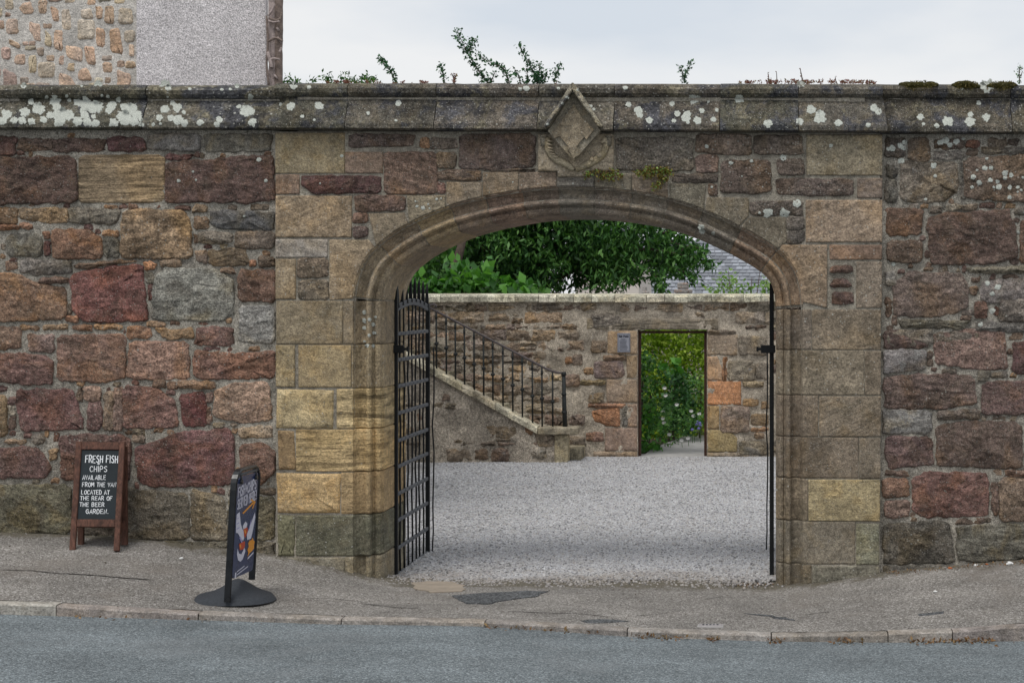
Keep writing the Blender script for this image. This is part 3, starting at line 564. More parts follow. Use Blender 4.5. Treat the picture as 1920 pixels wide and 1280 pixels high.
def arc_span(x0, x1, n=8):
    return [(x0 + (x1 - x0) * i / n, arc_y(x0 + (x1 - x0) * i / n) - 1.0) for i in range(n + 1)]
PROF = [(0, 0.0), (1.2, 0.003), (2.4, 0.028), (6, 0.066), (12, 0.092), (18, 0.094), (22.5, 0.082), (23, 0.052), (25.5, 0.036), (29, 0.034), (32, 0.046), (33, 0.062), (33.2, 0.104), (36, 0.108), (38, 0.098), (42, 0.096), (46, 0.108), (48, 0.122), (48.3, 0.15), (51, 0.165), (51, 0.21), (51, 1.0)]
def arc_normals(P):
    o = []
    for i in range(len(P)):
        a, b = P[max(i - 1, 0)], P[min(i + 1, len(P) - 1)]; t = (b[0] - a[0], b[1] - a[1]); l = math.hypot(*t); o.append((-t[1] / l, t[0] / l))
    return o
ARN = arc_normals(ARCD)
def sweep(path, nrm, prof, name, mat, parent, color, wob=0.0, smooth=False, caps=True, ease=0.0):
    v = []; f = []; m = len(prof); sd_ = random.uniform(0, 50)
    if ease:                                  # softened arrises at the two bed joints
        a, b = path[0], path[1]; l = math.dist(a, b); e = min(.3, 2.6 / l); path = [a, (a[0] + (b[0] - a[0]) * e, a[1] + (b[1] - a[1]) * e)] + list(path[1:]); nrm = [nrm[0]] + list(nrm)
        a, b = path[-1], path[-2]; l = math.dist(a, b); e = min(.3, 2.6 / l); path = path[:-1] + [(a[0] + (b[0] - a[0]) * e, a[1] + (b[1] - a[1]) * e), a]; nrm = nrm + [nrm[-1]]
    for q_, ((x, y), (nx, ny)) in enumerate(zip(path, nrm)):
        ee = ease if q_ in (0, len(path) - 1) else 0
        for d, Y in prof:
            d, Y = d - ee * 160 * (1 if d > 30 else 0), Y + (ee if Y < .9 else 0)
            p = W(x + nx * d, y + ny * d, 0); wv = wob * nz3(x * .06 + sd_, y * .06, d * .05) if 0 < d < 50 else 0
            v.append((p.x, Y + wv, p.z))
    for i in range(len(path) - 1):
        for j in range(m - 1): f.append((i * m + j, (i + 1) * m + j, (i + 1) * m + j + 1, i * m + j + 1))
    if caps:                                 # close the ends against the back
        a = len(v); v += [(v[0][0], 1.0, v[0][2]), (v[-m][0], 1.0, v[-m][2])]
        f += [tuple([a] + list(range(m - 1, -1, -1))), tuple([a + 1] + list(range((len(path) - 1) * m, len(path) * m)))]
    return build(name, v, f, mat, parent, smooth=smooth, color=color)
def at_arc(xs):                              # sub-path between two outer x positions, with a hair joint
    i0 = np.searchsorted(ax_, xs[0]); i1 = np.searchsorted(ax_, xs[1]); e = 0.5
    idx = [i for i in range(i0, i1) if xs[0] + e < ax_[i] < xs[1] - e]
    g = lambda x: ((x, arc_y(x)), tuple(np.array([np.interp(x, ax_, [q[c] for q in ARN]) for c in (0, 1)])))
    e = .85; pts = [g(xs[0] + e)] + [(ARCD[i], ARN[i]) for i in idx] + [g(xs[1] - e)]
    return [p[0] for p in pts], [p[1] for p in pts]
AJ = [660.7, 708, 776, 842, 908, 978, 1046, 1115, 1185, 1253, 1319, 1390, 1458, 1505.9]
ACOL = [(112, 98, 76), (106, 91, 71), (118, 100, 70), (104, 88, 72), (106, 86, 72), (98, 84, 71), (90, 83, 73), (96, 86, 75), (96, 87, 75), (92, 82, 70), (88, 80, 69), (104, 85, 68), (112, 92, 71)]
for i in range(len(AJ) - 1):
    pa, na = at_arc((AJ[i], AJ[i + 1])); o = sweep(pa, na, PROF, 'arch_stone', M['ashlar'], gw, (*alb(ACOL[i], None, .76), .06), wob=0.004, ease=.004); keep(o)
# the flush mortar that shows in the joints
sweep(ARCD[1:-1], ARN[1:-1], [(max(0.5, d - 1.0), Y + 0.007) for d, Y in PROF[:-1]] + [(50, 0.99)], 'arch_mortar', M['mortar_gate'], gw, (1, 1, 1, 1))
ROWL = [563.6, 645.6, 728, 803.7, 884.4, 964.6, 1043.4, 1130]; XL = [642.7, 659.0, 630.5, 554, 639, 554, 646]
ROWR = [579.7, 656, 741, 819, 896.8, 976.8, 1058, 1140]; XR = [1522, 1620.8, 1534.6, 1610, 1515, 1603.7, 1522]
CL = [(104, 91, 70), (112, 97, 70), (132, 113, 74), (138, 115, 72), (132, 108, 69), (76, 74, 58), (96, 88, 70)]
CRc = [(86, 76, 64), (92, 82, 66), (92, 80, 65), (88, 77, 63), (94, 82, 64), (92, 84, 70), (86, 78, 64)]
for side, ROW, XS, CO in ((-1, ROWL, XL, CL), (1, ROWR, XR, CRc)):
    edge = 660.6 if side < 0 else 1506
    for i in range(7):
        y0, y1 = ROW[i] + 0.6, ROW[i + 1] - 0.6; ext = abs(edge - XS[i]); n = 6 if not (side < 0 and i in (2, 3)) else 14
        path = [(edge, y0 + (y1 - y0) * j / n) for j in range(n + 1)]
        if side > 0: path.reverse()
        # path direction decides which way the profile runs: inwards on both jambs
        nrm = [(1.0, 0.0) if side < 0 else (-1.0, 0.0)] * (n + 1)
        path = path[::-1]
        prof = [(-ext + 0.6, 0.09), (-ext + 0.6, 0.004), (-ext + 1.6, 0.0)] + PROF
        if side < 0 and i in (3, 4, 5): prof = [(d, y if d < 0 else (y * .6 if d < 33 else y)) for d, y in prof]   # worn lower mouldings
        o = sweep(path, nrm, prof, 'jamb_stone', M['bedded'] if side < 0 and i in (2, 3, 4) else M['ashlar'], gw, (*alb(CO[i], None, .76), .03 if side < 0 else .06), wob=0.010 if side < 0 and i in (2, 3) else 0.0025, ease=.011 if side < 0 and i in (2, 3, 4, 5) else .005); keep(o)
# flip any jamb whose normals look inwards
for o in list(gw.children):
    if o.name.startswith(('jamb', 'arch')):
        bm = bmesh.new(); bm.from_mesh(o.data); bmesh.ops.recalc_face_normals(bm, faces=bm.faces); bm.to_mesh(o.data); bm.free()
def A(g, ox, oy, kk, rgb, li=.05, kind='a', cw=True, wet=None):
    P = outline(g, ox, oy, kk, 0.6 if kind == 'a' else 4); big = math.sqrt(abs(area2(P)) / 2)
    if kind == 'a': return stone(P, 0.0, rgb, li, gw, M['ashlar'], 'ashlar_block', proud=random.uniform(-.001, .003), rough=.0025, bev=.005, rounded=False, jit=.0015, sp=.06)
    if kind == 'w': return stone(P, 0.0, rgb, li, gw, M['ashlar'], 'ashlar_block', proud=.004, rough=.007, bev=.016, rounded=False, jit=.004, sp=.04)
    if kind == 'b': return stone(P, 0.0, rgb, li, gw, M['bedded'], 'ashlar_block', proud=.002, rough=.005, bev=.012, rounded=False, jit=.003, sp=.05)
    return stone(P, 0.0, rgb, li, gw, M['rubble'], 'stone', proud=random.uniform(.0, .008), rough=.010 if big > 20 else .005, bev=.006, jit=.010, crag=True, sp=.026)
E = (500, 230, .2657)
for g, rgb, li, kd in [((60, 72, 550, 358), (108, 96, 72), .03, 'a'), ((62, 366, 230, 503), (98, 80, 66), .05, 'a'), ([(252, 380), (800, 378), (803, 493), (330, 498), (252, 440)], (84, 58, 55), .05, 'r'), ((552, 206, 820, 357), (98, 81, 67), .15, 'a'),
    ([(582, 84), (1048, 87), (1018, 160), (750, 165), (582, 172)], (88, 74, 67), .2, 'r'), ((832, 212, 1198, 499), (106, 83, 68), .05, 'r'), ((1085, 112, 1146, 175), (126, 92, 60), 0, 'r'), ((1152, 112, 1340, 184), (92, 80, 69), .2, 'r'),
    ((1206, 212, 1330, 320), (100, 84, 66), .1, 'r'), ((1206, 346, 1500, 404), (94, 78, 65), .1, 'r'), ((1206, 430, 1254, 494), (98, 70, 58), 0, 'r'), ((62, 516, 600, 808), (108, 92, 71), .05, 'a'), ((626, 516, 970, 624), (90, 71, 62), .05, 'r'),
    ((612, 640, 710, 704), (92, 72, 64), 0, 'r'), ((612, 736, 710, 808), (90, 72, 66), 0, 'r'), ((62, 822, 428, 950), (108, 101, 93), .45, 'a'), ((62, 962, 204, 1244), (104, 90, 69), .05, 'a'), ((216, 962, 430, 1090), (98, 83, 66), .1, 'r'), ((226, 1112, 430, 1242), (102, 90, 73), .2, 'r')]:
    A(g, *E, rgb, li, kd)
F = (1230, 230, .289)
for g, rgb, li, kd in [([(262, 78), (614, 78), (618, 204), (530, 209), (262, 190)], (92, 78, 66), .15, 'r'), ((266, 216, 398, 318), (88, 71, 62), .05, 'r'), ([(632, 86), (944, 86), (950, 204), (642, 204)], (84, 74, 66), .1, 'r'), ([(426, 252), (738, 242), (744, 440), (640, 458), (422, 450)], (82, 69, 61), .05, 'r'),
    ((788, 238, 954, 340), (90, 77, 67), .1, 'r'), ((976, 78, 1468, 342), (98, 89, 71), .05, 'a'), ((1306, 360, 1468, 488), (92, 80, 70), .1, 'a'), ([(786, 364), (1278, 372), (1274, 464), (1020, 474), (784, 460)], (82, 70, 63), .1, 'r'), ((112, 332, 394, 384), (88, 77, 67), .15, 'r'),
    ((342, 404, 398, 464), (84, 70, 62), .1, 'r'), ((972, 502, 1468, 774), (108, 92, 75), .12, 'a'), ((612, 512, 944, 598), (88, 78, 69), .2, 'r'), ((852, 612, 958, 690), (86, 78, 70), .1, 'r'), ((852, 700, 958, 778), (80, 73, 66), .1, 'r'),
    ((1126, 792, 1466, 888), (100, 80, 65), .1, 'a'), ((1300, 902, 1466, 1200), (95, 84, 71), .05, 'a'), ((1136, 932, 1268, 970), (94, 72, 62), 0, 'r'), ([(1132, 1064), (1160, 1015), (1230, 1010), (1270, 1062)], (88, 68, 61), 0, 'r'), ((1142, 1102, 1278, 1178), (86, 66, 60), 0, 'r')]:
    A(g, *F, rgb, li, kd)
P1 = (0, 0, 1)
A([(862, 253), (1003, 251), (1003, 312), (920, 318), (862, 315)], *P1, (90, 75, 68), .15, 'r'); A([(1155, 259), (1298, 257), (1300, 319), (1240, 321), (1157, 317)], *P1, (82, 75, 66), .1, 'r')
A([(826, 320), (900, 318), (900, 338), (838, 336)], *P1, (94, 78, 66), .1, 'r'); A([(910, 316), (1002, 318), (1002, 322), (910, 321)], *P1, (94, 80, 68), .1, 'r')
# blocks that follow the back of the arch
def V(top, x0, x1, rgb, li=.05): return A(top + arc_span(x1, x0), 0, 0, 1, rgb, li, 'a')
V([(617.5, 562.5), (617.5, 449.5), (690, 449.5)], 661, 703, (106, 91, 70))
V([(691, 400), (758, 399)], 705, 765, (100, 88, 70)); V([(762.5, 366), (835, 366)], 767, 835, (98, 88, 70), .12); V([(837, 341), (903.5, 341)], 837, 903.5, (98, 86, 70))
V([(905, 323), (972, 321)], 905, 972, (100, 86, 68)); V([(973.5, 322.5), (1043, 322.5)], 973.5, 1043, (96, 82, 68)); V([(1044.5, 333), (1114, 328)], 1044.5, 1114, (78, 73, 66)); V([(1115.5, 327), (1184, 325)], 1115.5, 1184, (84, 78, 66)); V([(1185.5, 326), (1252, 330)], 1185.5, 1252, (96, 84, 70))
V([(1256, 344), (1324, 344)], 1256, 1320, (86, 80, 67)); V([(1326, 370), (1404, 371), (1404, 404)], 1322, 1386, (88, 80, 66)); V([(1405, 407), (1473, 407), (1476, 452)], 1389, 1458, (86, 78, 64)); V([(1466, 459), (1551, 459), (1551, 577)], 1461, 1505, (100, 84, 66))
G = (500, 540, .4531)
for g, rgb, li, kd in [((39, 53, 314, 231), (104, 92, 71), .04, 'a'), ((38, 236, 116, 408), (112, 98, 70), .02, 'a'), ((131, 236, 350, 410), (118, 102, 72), .03, 'a'), ((39, 418, 280, 579), (132, 116, 82), .02, 'w'), ((45, 588, 116, 754), (126, 102, 68), 0, 'b'), ((42, 766, 304, 934), (136, 112, 72), .0, 'w'),
    ((42, 939, 118, 1109), (82, 79, 58), .02, 'w'), ((42, 1114, 321, 1240), (98, 92, 78), .1, 'a')]: A(g, *G, rgb, li, kd)
H = (1420, 560, .4374)
for g, rgb, li, kd in [((235, 47, 530, 218), (94, 83, 68), .03, 'a'), ((461, 224, 530, 412), (92, 81, 66), .04, 'a'), ((266, 418, 530, 590), (94, 83, 68), .08, 'a'), ((437, 597, 528, 770), (94, 84, 70), .08, 'a'), ((219, 775, 526, 952), (116, 103, 73), .06, 'a'), ((424, 963, 522, 1138), (88, 86, 70), .3, 'a'), ((236, 1146, 520, 1300), (86, 82, 70), .15, 'a')]: A(g, *H, rgb, li, kd)
# mortar, and the masonry behind the face
inr = [(x + n_[0] * 4, y + n_[1] * 4) for (x, y), n_ in zip(ARCD, ARN)]
ix = np.array([p[0] for p in inr]); iy = np.array([p[1] for p in inr])
def solid(X, Z):
    px, py = X * K + VX, VY - (Z - ZC) * K
    if px < 662 or px > 1504: return True
    return py < float(np.interp(px, ax_, ay_)) + 1
keep(mortar_sheet('mortar_face', 517, 247, 1650, 1130, 0.0, M['mortar_gate'], gw, res=0.022, amp=.0035, off=.0095, mask=solid))
m = MB(); q = lambda a, b: (W(a, b).x, W(a, b).z)
m.prism([q(516, 1200), q(662, 1200), q(664, 566)] + [q(*p) for p in inr] + [q(1503, 581), q(1504, 1200), q(1649, 1200), q(1649, 249), q(1622, 249), q(1622, 158), q(556, 158), q(556, 249), q(516, 249)], 0.03, 0.99)
o = m.build('wall_core', M['mortar_gate'], gw)
bm = bmesh.new(); bm.from_mesh(o.data); bmesh.ops.triangulate(bm, faces=[f for f in bm.faces if len(f.verts) > 4]); bm.to_mesh(o.data); bm.free()
# ------------------------------------------------------------------ copings, stone by stone
def coping(joints, yt, yb, off, wall, rgb, ends=(0, 0), li=(.05, .2)):
    """roll on top, weathered slope, drip edge; yt/yb give the drip's top edge at the two ends of the run"""
    xa, xb = joints[0], joints[-1]
    for a, b in zip(joints[:-1], joints[1:]):
        n = max(4, int((b - a) / 22)); v = []; f = []; sd_ = random.uniform(0, 99); col = vary(rgb, 7); dy = random.uniform(-.006, .006)
        base = [(0.75, 153), (0.16, 153), (0.06, 154.5), (0.01, 159), (-.018, 166), (-.012, 174), (0.015, 180), (0.045, 182), (0.042, 183), (-.030, 'm'), (-.105, 'd'), (-.108, 'e'), (-.085, 'f'), (0.06, 'f'), (0.75, 'f')]
        for i in range(n + 1):
            t = i / n
            for Y, y in base:
                sx, ex = a + 0.7, b - 0.7
                sl_ = isinstance(y, str); hp = (Y + .108) / .15 if sl_ and Y < .05 else (1.0 if y in (182, 183) else .3)
                if a == xa and ends[0]: sx = a + hp * 33
                if b == xb and ends[1]: ex = b - hp * 26
                px = sx + (ex - sx) * t; u = (px - xa) / (xb - xa); d = yt + (yb - yt) * u
                yy = {'m': 183 + (d - 183) * .5, 'd': d, 'e': d + 9.5, 'f': d + 12}.get(y, y) if isinstance(y, str) else y + 2.0 * u
                p0 = W(px, yy, 0.0)
                nn = 0.006 * nz3(px * .03 + sd_, yy * .05) + 0.004 * nz3(px * .12, yy * .12, sd_)
                v.append((p0.x, Y + off + dy + (nn if Y < .5 else 0), p0.z + nn * .5 + (0.006 * nz3(px * .02, 5) if yy < 165 else 0)))
        mm = len(base)
        for i in range(n):
            for j in range(mm): f.append((i * mm + j, i * mm + (j + 1) % mm, (i + 1) * mm + (j + 1) % mm, (i + 1) * mm + j))
        f += [tuple(range(mm - 1, -1, -1)), tuple(range(n * mm, n * mm + mm))]
        o = build('coping_stone', v, f, M['coping'], wall, color=(*alb(col), random.uniform(*li)))
        bm = bmesh.new(); bm.from_mesh(o.data); bmesh.ops.recalc_face_normals(bm, faces=bm.faces); bm.to_mesh(o.data); bm.free(); keep(o)
coping([-560, -240, 26, 268, 545], 229, 231, YR, lw, (66, 63, 53)); coping([505, 652, 818, 1010, 1152, 1350, 1497, 1663], 232, 238, 0.0, gw, (64, 60, 52), (1, 1)); coping([1636, 1897, 2140, 2300], 238, 239, YR, rw, (64, 61, 53))
# ------------------------------------------------------------------ carved shield over the arch
Z8 = lambda x, y, Y: W(860 + x * .2292, 150 + y * .2292, Y)
stone([(1009.5, 251), (1151, 251), (1151, 321), (1103, 321), (1103, 332), (1046, 332), (1046, 321), (1009.5, 321)], 0.0, (104, 94, 78), .12, gw, M['ashlar'], 'carved_panel', proud=.03, rough=.006, bev=.01, rounded=False, jit=.003, sp=.04)
m = MB()
def zpoly(P, y0, y1): m.prism([(Z8(a, b, 0).x, Z8(a, b, 0).z) for a, b in P], y0, y1)
zpoly([(955, 110), (1170, 425), (955, 672), (745, 430)], -.120, 0.02)
sh = m.build('shield', M['ashlar'], gw, color=(*alb((104, 96, 80)), .35)); keep(sh)
m = MB(); zpoly([(958, 215), (1085, 425), (950, 590), (800, 430)], -.136, -.11); zpoly([(850, 378), (935, 378), (935, 386), (850, 386)], -.146, -.12); zpoly([(905, 560), (960, 520), (1010, 620), (955, 655)], -.148, -.11); zpoly([(780, 440), (840, 400), (850, 470), (800, 490)], -.143, -.11); zpoly([(1040, 330), (1120, 420), (1060, 500), (1010, 440)], -.144, -.11)
keep(m.build('shield_carving', M['ashlar'], gw, color=(*alb((104, 92, 72)), .35)))
for pts, tip in (([(955, 40), (718, 398), (752, 408), (957, 112)], 0), ([(955, 40), (1200, 400), (1165, 408), (957, 112)], 1)):
    m = MB(); fr = [Z8(a, b, 0) for a, b in pts]; v = []
    for Y, s in ((-.235, 0), (0.04, 0)): v += [(p.x, Y + (0.025 if i in (0, 1) and Y < 0 else 0), p.z) for i, p in enumerate(fr)]
    f = [(0, 1, 2, 3), (7, 6, 5, 4), (0, 4, 5, 1), (1, 5, 6, 2), (2, 6, 7, 3), (3, 7, 4, 0)]; m.add(v, f)
    o = m.build('hood_mould', M['coping'], gw, color=(*alb((100, 94, 78)), .3)); bm = bmesh.new(); bm.from_mesh(o.data); bmesh.ops.recalc_face_normals(bm, faces=bm.faces); bmesh.ops.bevel(bm, geom=list(bm.edges), offset=.008, segments=2, affect='EDGES'); bm.to_mesh(o.data); bm.free(); keep(o)
for pts in ([(735, 470), (725, 520), (745, 590), (800, 650), (880, 690), (940, 735)], [(1190, 470), (1205, 520), (1190, 590), (1130, 650), (1060, 690), (960, 735)]):
    m = MB(); m.tube([Z8(a, b, -.035) for a, b in catmull(pts, 4)], [.022, .026] + [.030] * 16 + [.026, .022, .02], 8); o = m.build('scroll', M['ashlar'], gw, smooth=True, color=(*alb((112, 102, 80)), .2)); keep(o)
for a, b in ((745, 500), (745, 528), (750, 556), (758, 582), (770, 606), (788, 628)): m = MB(); m.tube([Z8(a - 20, b - 4, -.064), Z8(a + 22, b + 5, -.068)], .008, 6); m.build('scroll_ridge', M['ashlar'], gw, smooth=True, color=(*alb((118, 106, 84)), .1))
for a, b in ((1185, 505), (1150, 620), (1090, 650)): m = MB(); m.sphere(Z8(a, b, -.06), .022, 1); m.build('scroll_knob', M['ashlar'], gw, smooth=True, color=(*alb((118, 106, 84)), .1))
for a in (695, 1228): m = MB(); m.tube([Z8(a, 456, -.04), Z8(a, 540, -.04)], [.026, .021], 10); m.tube([Z8(a, 456, -.045), Z8(a, 470, -.045)], [.03, .028], 10); m.build('carved_peg', M['ashlar'], gw, smooth=True, color=(*alb((94, 88, 76)), .15))
# ------------------------------------------------------------------ lichen, each rosette laid on the stone it grows on
SURF = BVHTree.FromPolygons(SURF_V, SURF_F)
CAM = Vector((0, -D, ZC))
def on_surface(px, py, lift=0.003):
    d = (W(px, py, 0) - CAM).normalized(); h = SURF.ray_cast(CAM, d)
    if h[0] is None: return None
    return h[0] - d * lift
def lichen(px, py, r, wall, lobes=0.22):
    sd_ = random.uniform(0, 99); c = on_surface(px, py, .006)
    if c is None: return
    v = [c]; n = 14 if r < 5 else 22
    for t, lift in ((0.6, .005), (1.12, .0015)):
        for i in range(n):
            a = 2 * math.pi * i / n; rr = r * t * (1 + lobes * 1.6 * nz3(math.cos(a) * 2.2 + sd_, math.sin(a) * 2.2, sd_) + lobes * .6 * nz3(math.cos(a) * 5 + sd_, math.sin(a) * 5))
            p = on_surface(px + rr * math.cos(a), py + rr * math.sin(a) * .92, lift)
            if p is None or abs(p.y - c.y) > .05: p = Vector((c.x + rr * math.cos(a) / K, c.y, c.z - rr * math.sin(a) / K))
            v.append(p)
    f = [(0, 1 + (i + 1) % n, 1 + i) for i in range(n)] + [(1 + i, 1 + (i + 1) % n, 1 + n + (i + 1) % n, 1 + n + i) for i in range(n)]
    o = build('lichen_patch', v, f, M['lichen'], wall, smooth=True); at = o.data.attributes.new('rad', 'FLOAT', 'POINT'); at.data.foreach_set('value', [0.0] + [.6] * n + [1.12] * n)
LI = {'lw': [(.2917, 0, 0, [(200, 655, 22), (300, 625, 14), (350, 650, 38), (365, 690, 30), (390, 740, 52), (380, 785, 36), (440, 740, 38), (250, 700, 42), (280, 768, 25), (160, 720, 34), (140, 775, 28), (205, 783, 25), (40, 735, 38), (15, 775, 32), (90, 775, 25), (320, 740, 26), (500, 660, 28), (560, 680, 56), (620, 690, 50), (545, 735, 30), (600, 750, 18), (760, 640, 18), (715, 680, 36), (700, 710, 25), (800, 690, 30), (840, 700, 42), (880, 738, 34), (800, 758, 52), (860, 778, 38), (730, 790, 32), (500, 780, 34), (560, 788, 32), (615, 793, 28), (905, 770, 18), (908, 800, 18), (545, 628, 11), (695, 622, 13), (655, 615, 10), (430, 620, 12), (445, 645, 14), (1060, 705, 30), (1110, 660, 18), (1140, 690, 30), (1182, 722, 16), (1025, 755, 22), (1100, 760, 25), (1145, 770, 36), (1185, 792, 26), (985, 800, 14), (1030, 797, 10), (1285, 788, 24), (1410, 770, 24), (1395, 798, 22), (1535, 685, 18), (1585, 710, 46), (1610, 720, 28), (1625, 788, 30), (1610, 626, 22), (1078, 625, 9), (150, 550, 22), (200, 540, 28), (525, 552, 10), (630, 548, 30), (690, 545, 16), (935, 540, 12), (1060, 550, 36), (1080, 565, 22), (1220, 572, 12), (1370, 545, 18), (1425, 577, 11), (1480, 575, 11), (1525, 553, 18)]), (.3281, 0, 230, [(1022, 333, 12), (1103, 280, 8), (1520, 330, 11), (1480, 210, 14), (1120, 328, 7), (1395, 535, 8)])],
 'gw': [(.3125, 500, 40, [(145, 510, 28), (85, 500, 14), (315, 508, 28), (215, 570, 12), (285, 592, 9), (790, 490, 20), (610, 552, 13), (1140, 372, 20), (1520, 408, 12), (1558, 403, 20), (1750, 403, 10), (160, 385, 26), (255, 395, 14), (465, 371, 20), (775, 595, 9)]),
  (.2292, 860, 150, [(890, 143, 16), (850, 193, 13), (730, 362, 14), (935, 95, 14), (972, 82, 12), (1030, 150, 13), (1080, 215, 16), (1105, 238, 14), (1388, 200, 26), (1470, 250, 36), (1478, 288, 30), (1560, 328, 30), (1365, 66, 22), (818, 70, 12), (935, 848, 8), (443, 835, 8)]),
  (.4271, 1100, 100, [(275, 293, 16), (375, 220, 13), (472, 200, 26), (535, 212, 8), (398, 265, 16), (437, 278, 25), (488, 296, 20), (445, 303, 9), (383, 295, 11), (505, 252, 13), (571, 250, 9), (556, 290, 14), (670, 200, 22), (797, 308, 22), (985, 247, 22), (1022, 280, 32), (935, 300, 18), (1105, 305, 18), (1262, 240, 20), (1280, 258, 16), (1237, 315, 13), (310, 133, 10), (880, 133, 9), (940, 138, 18)]),
  (.289, 1230, 230, [(825, 228, 22), (485, 262, 16), (620, 248, 12), (330, 155, 14), (725, 585, 32), (672, 585, 10), (830, 585, 32), (912, 525, 28), (1135, 150, 14), (558, 348, 6), (362, 417, 9), (290, 675, 22), (300, 705, 22), (370, 718, 14)]),
  (.4531, 500, 540, [(405, 100, 10), (405, 135, 12), (405, 165, 10), (425, 130, 9), (440, 150, 10), (445, 185, 9), (425, 195, 8), (405, 220, 7), (440, 238, 8), (415, 238, 10), (450, 120, 6)]), (.2657, 500, 230, [(1060, 590, 12), (1100, 600, 16), (1140, 575, 9), (1050, 555, 8), (1200, 540, 10), (1230, 535, 7), (1150, 605, 9), (377, 430, 8), (530, 235, 12)])],
 'rw': [(.4271, 1100, 100, [(1465, 280, 16), (1478, 310, 8), (1538, 317, 12), (1587, 298, 25), (1683, 300, 24), (1685, 268, 14), (1720, 217, 12), (1755, 280, 20), (1688, 143, 10), (1648, 155, 8), (1760, 143, 32)]),
  (.3204, 1640, 230, [(80, 155, 14), (105, 150, 20), (150, 135, 18), (175, 115, 18), (170, 150, 16), (155, 222, 20), (385, 115, 20), (415, 105, 24), (440, 130, 18), (480, 110, 20), (520, 95, 12), (345, 250, 20), (355, 312, 12), (300, 448, 10), (655, 210, 11), (645, 265, 17), (680, 265, 14), (600, 278, 8), (578, 318, 17), (612, 350, 17), (570, 378, 12), (678, 335, 16), (720, 345, 14), (725, 378, 19), (697, 378, 9), (762, 295, 19), (762, 325, 14), (800, 305, 14), (790, 378, 14), (838, 378, 12), (856, 395, 10), (838, 405, 8), (790, 437, 14), (840, 640, 10), (868, 322, 9), (110, 828, 14), (660, 940, 16), (720, 960, 20), (690, 1000, 16), (690, 1100, 18), (620, 1180, 16)])]}
for key, wall in (('lw', lw), ('gw', gw), ('rw', rw)):
    for kk, ox, oy, L_ in LI[key]:
        for a, b, r in L_: lichen(ox + a * kk, oy + b * kk, r * kk, wall)
# ------------------------------------------------------------------ house behind the left-hand wall
YH = 3.0
hs = thing('house', 'tall house behind the long garden wall, half rubble stone and half grey harling', 'house', W(100, 900, YH))
a, b = W(-420, -700, YH), W(500, 1000, YH); m = MB(); pl_ = [(a.x, YH + .04), (b.x, YH + .04), (b.x - 2.9, YH + 8), (a.x - 2.9, YH + 8)]; m.add([(x, y, z) for z in (-.4, a.z) for x, y in pl_], [(0, 1, 5, 4), (1, 2, 6, 5), (2, 3, 7, 6), (3, 0, 4, 7), (4, 5, 6, 7), (3, 2, 1, 0)]); m.build('wall_core', M['mortar_house'], hs)
KI = .2917; HST = [([(120, 20), (200, 10), (215, 80), (160, 95), (118, 60)], (165, 130, 110)), ((245, 5, 295, 88), (160, 124, 95)), ([(322, 45), (370, 60), (376, 138), (342, 130)], (163, 114, 76)), ([(190, 140), (255, 160), (262, 268), (225, 260), (190, 200)], (168, 130, 106)), ((40, 120, 115, 213), (163, 134, 115)),
    ([(60, 256), (125, 290), (120, 310), (60, 280)], (160, 122, 84)), ([(290, 190), (325, 230), (325, 298), (288, 290)], (163, 146, 102)), ([(346, 197), (405, 192), (398, 328), (350, 310)], (168, 126, 92)), ((95, 356, 160, 413), (158, 120, 92)), ((186, 362, 225, 468), (163, 146, 102)), ([(420, 292), (520, 312), (525, 398), (430, 368)], (163, 130, 106)),
    ([(540, 302), (600, 302), (610, 418), (560, 408)], (163, 116, 84)), ((616, 42, 650, 118), (163, 121, 84)), ((671, 42, 729, 148), (168, 130, 92)), ([(616, 182), (668, 192), (670, 308), (620, 298)], (154, 110, 76)), ([(706, 192), (760, 184), (788, 348), (710, 328)], (163, 116, 77)), ((831, 292, 859, 358), (162, 128, 96)), ([(505, 452), (560, 442), (590, 513), (505, 514)], (160, 116, 82)),
    ([(375, 467), (440, 482), (490, 560), (380, 560)], (162, 126, 100)), ([(20, 442), (100, 482), (100, 560), (20, 560)], (124, 96, 95)), ((661, 402, 719, 468), (160, 126, 100)), ([(750, 442), (840, 482), (830, 560), (750, 560)], (164, 127, 102)), ((436, 407, 474, 453), (150, 126, 90)), ((380, 362, 405, 413), (154, 112, 88)), ((150, -40, 190, 4), (120, 96, 88)), ((420, -30, 480, 24), (156, 140, 118)), ((560, -20, 610, 30), (160, 122, 92)), ((740, -30, 800, 22), (164, 148, 112)), ((30, -10, 90, 60), (156, 142, 112)), ((520, 60, 590, 120), (158, 146, 128)), ((760, 60, 850, 150), (158, 148, 128)), ((400, 60, 450, 190), (152, 140, 122)), ((500, 130, 600, 250), (156, 148, 130)), ((250, 400, 350, 500), (150, 138, 116)), ((10, 310, 60, 380), (150, 110, 100)), ((800, 200, 860, 270), (154, 142, 120))]
hb = []
for g, rgb in HST:
    rgb = tuple(c * .5 + e * .5 for c, e in zip(rgb, (154, 137, 120))); P = outline(g, 0, 0, KI, 4); hb.append(bbox(P)); stone(P, YH, rgb, .12, hs, M['house_stone'], proud=.001, rough=.007, bev=.012, sp=.035, gain=2.2, jit=.007, surf=False)
def placed_boxes():
    f_ = (D + YH) / (D * K); o_ = []
    for o in hs.children:
        if o.name.startswith('stone'): c = WLOC[o.name]; q = o.dimensions; q = [max(v.co[i] for v in o.data.vertices) for i in (0, 2)]; o_.append(((c.x - q[0]) / f_ + VX, VY - (c.z + q[1] - ZC) / f_, (c.x + q[0]) / f_ + VX, VY - (c.z - q[1] - ZC) / f_))
    return o_
auto_rubble(-420, -120, 250, 260, hb, (10, 22), (10, 26), [(150, 126, 104), (144, 118, 100), (152, 140, 118), (138, 122, 108)], YH, hs, M['house_stone'], .007, (-.003, .002), gap=3, lich=(.1, .5), keepf=lambda a, b, c, d: c < 254 and b > -130, gain=2.1, jit=.007)
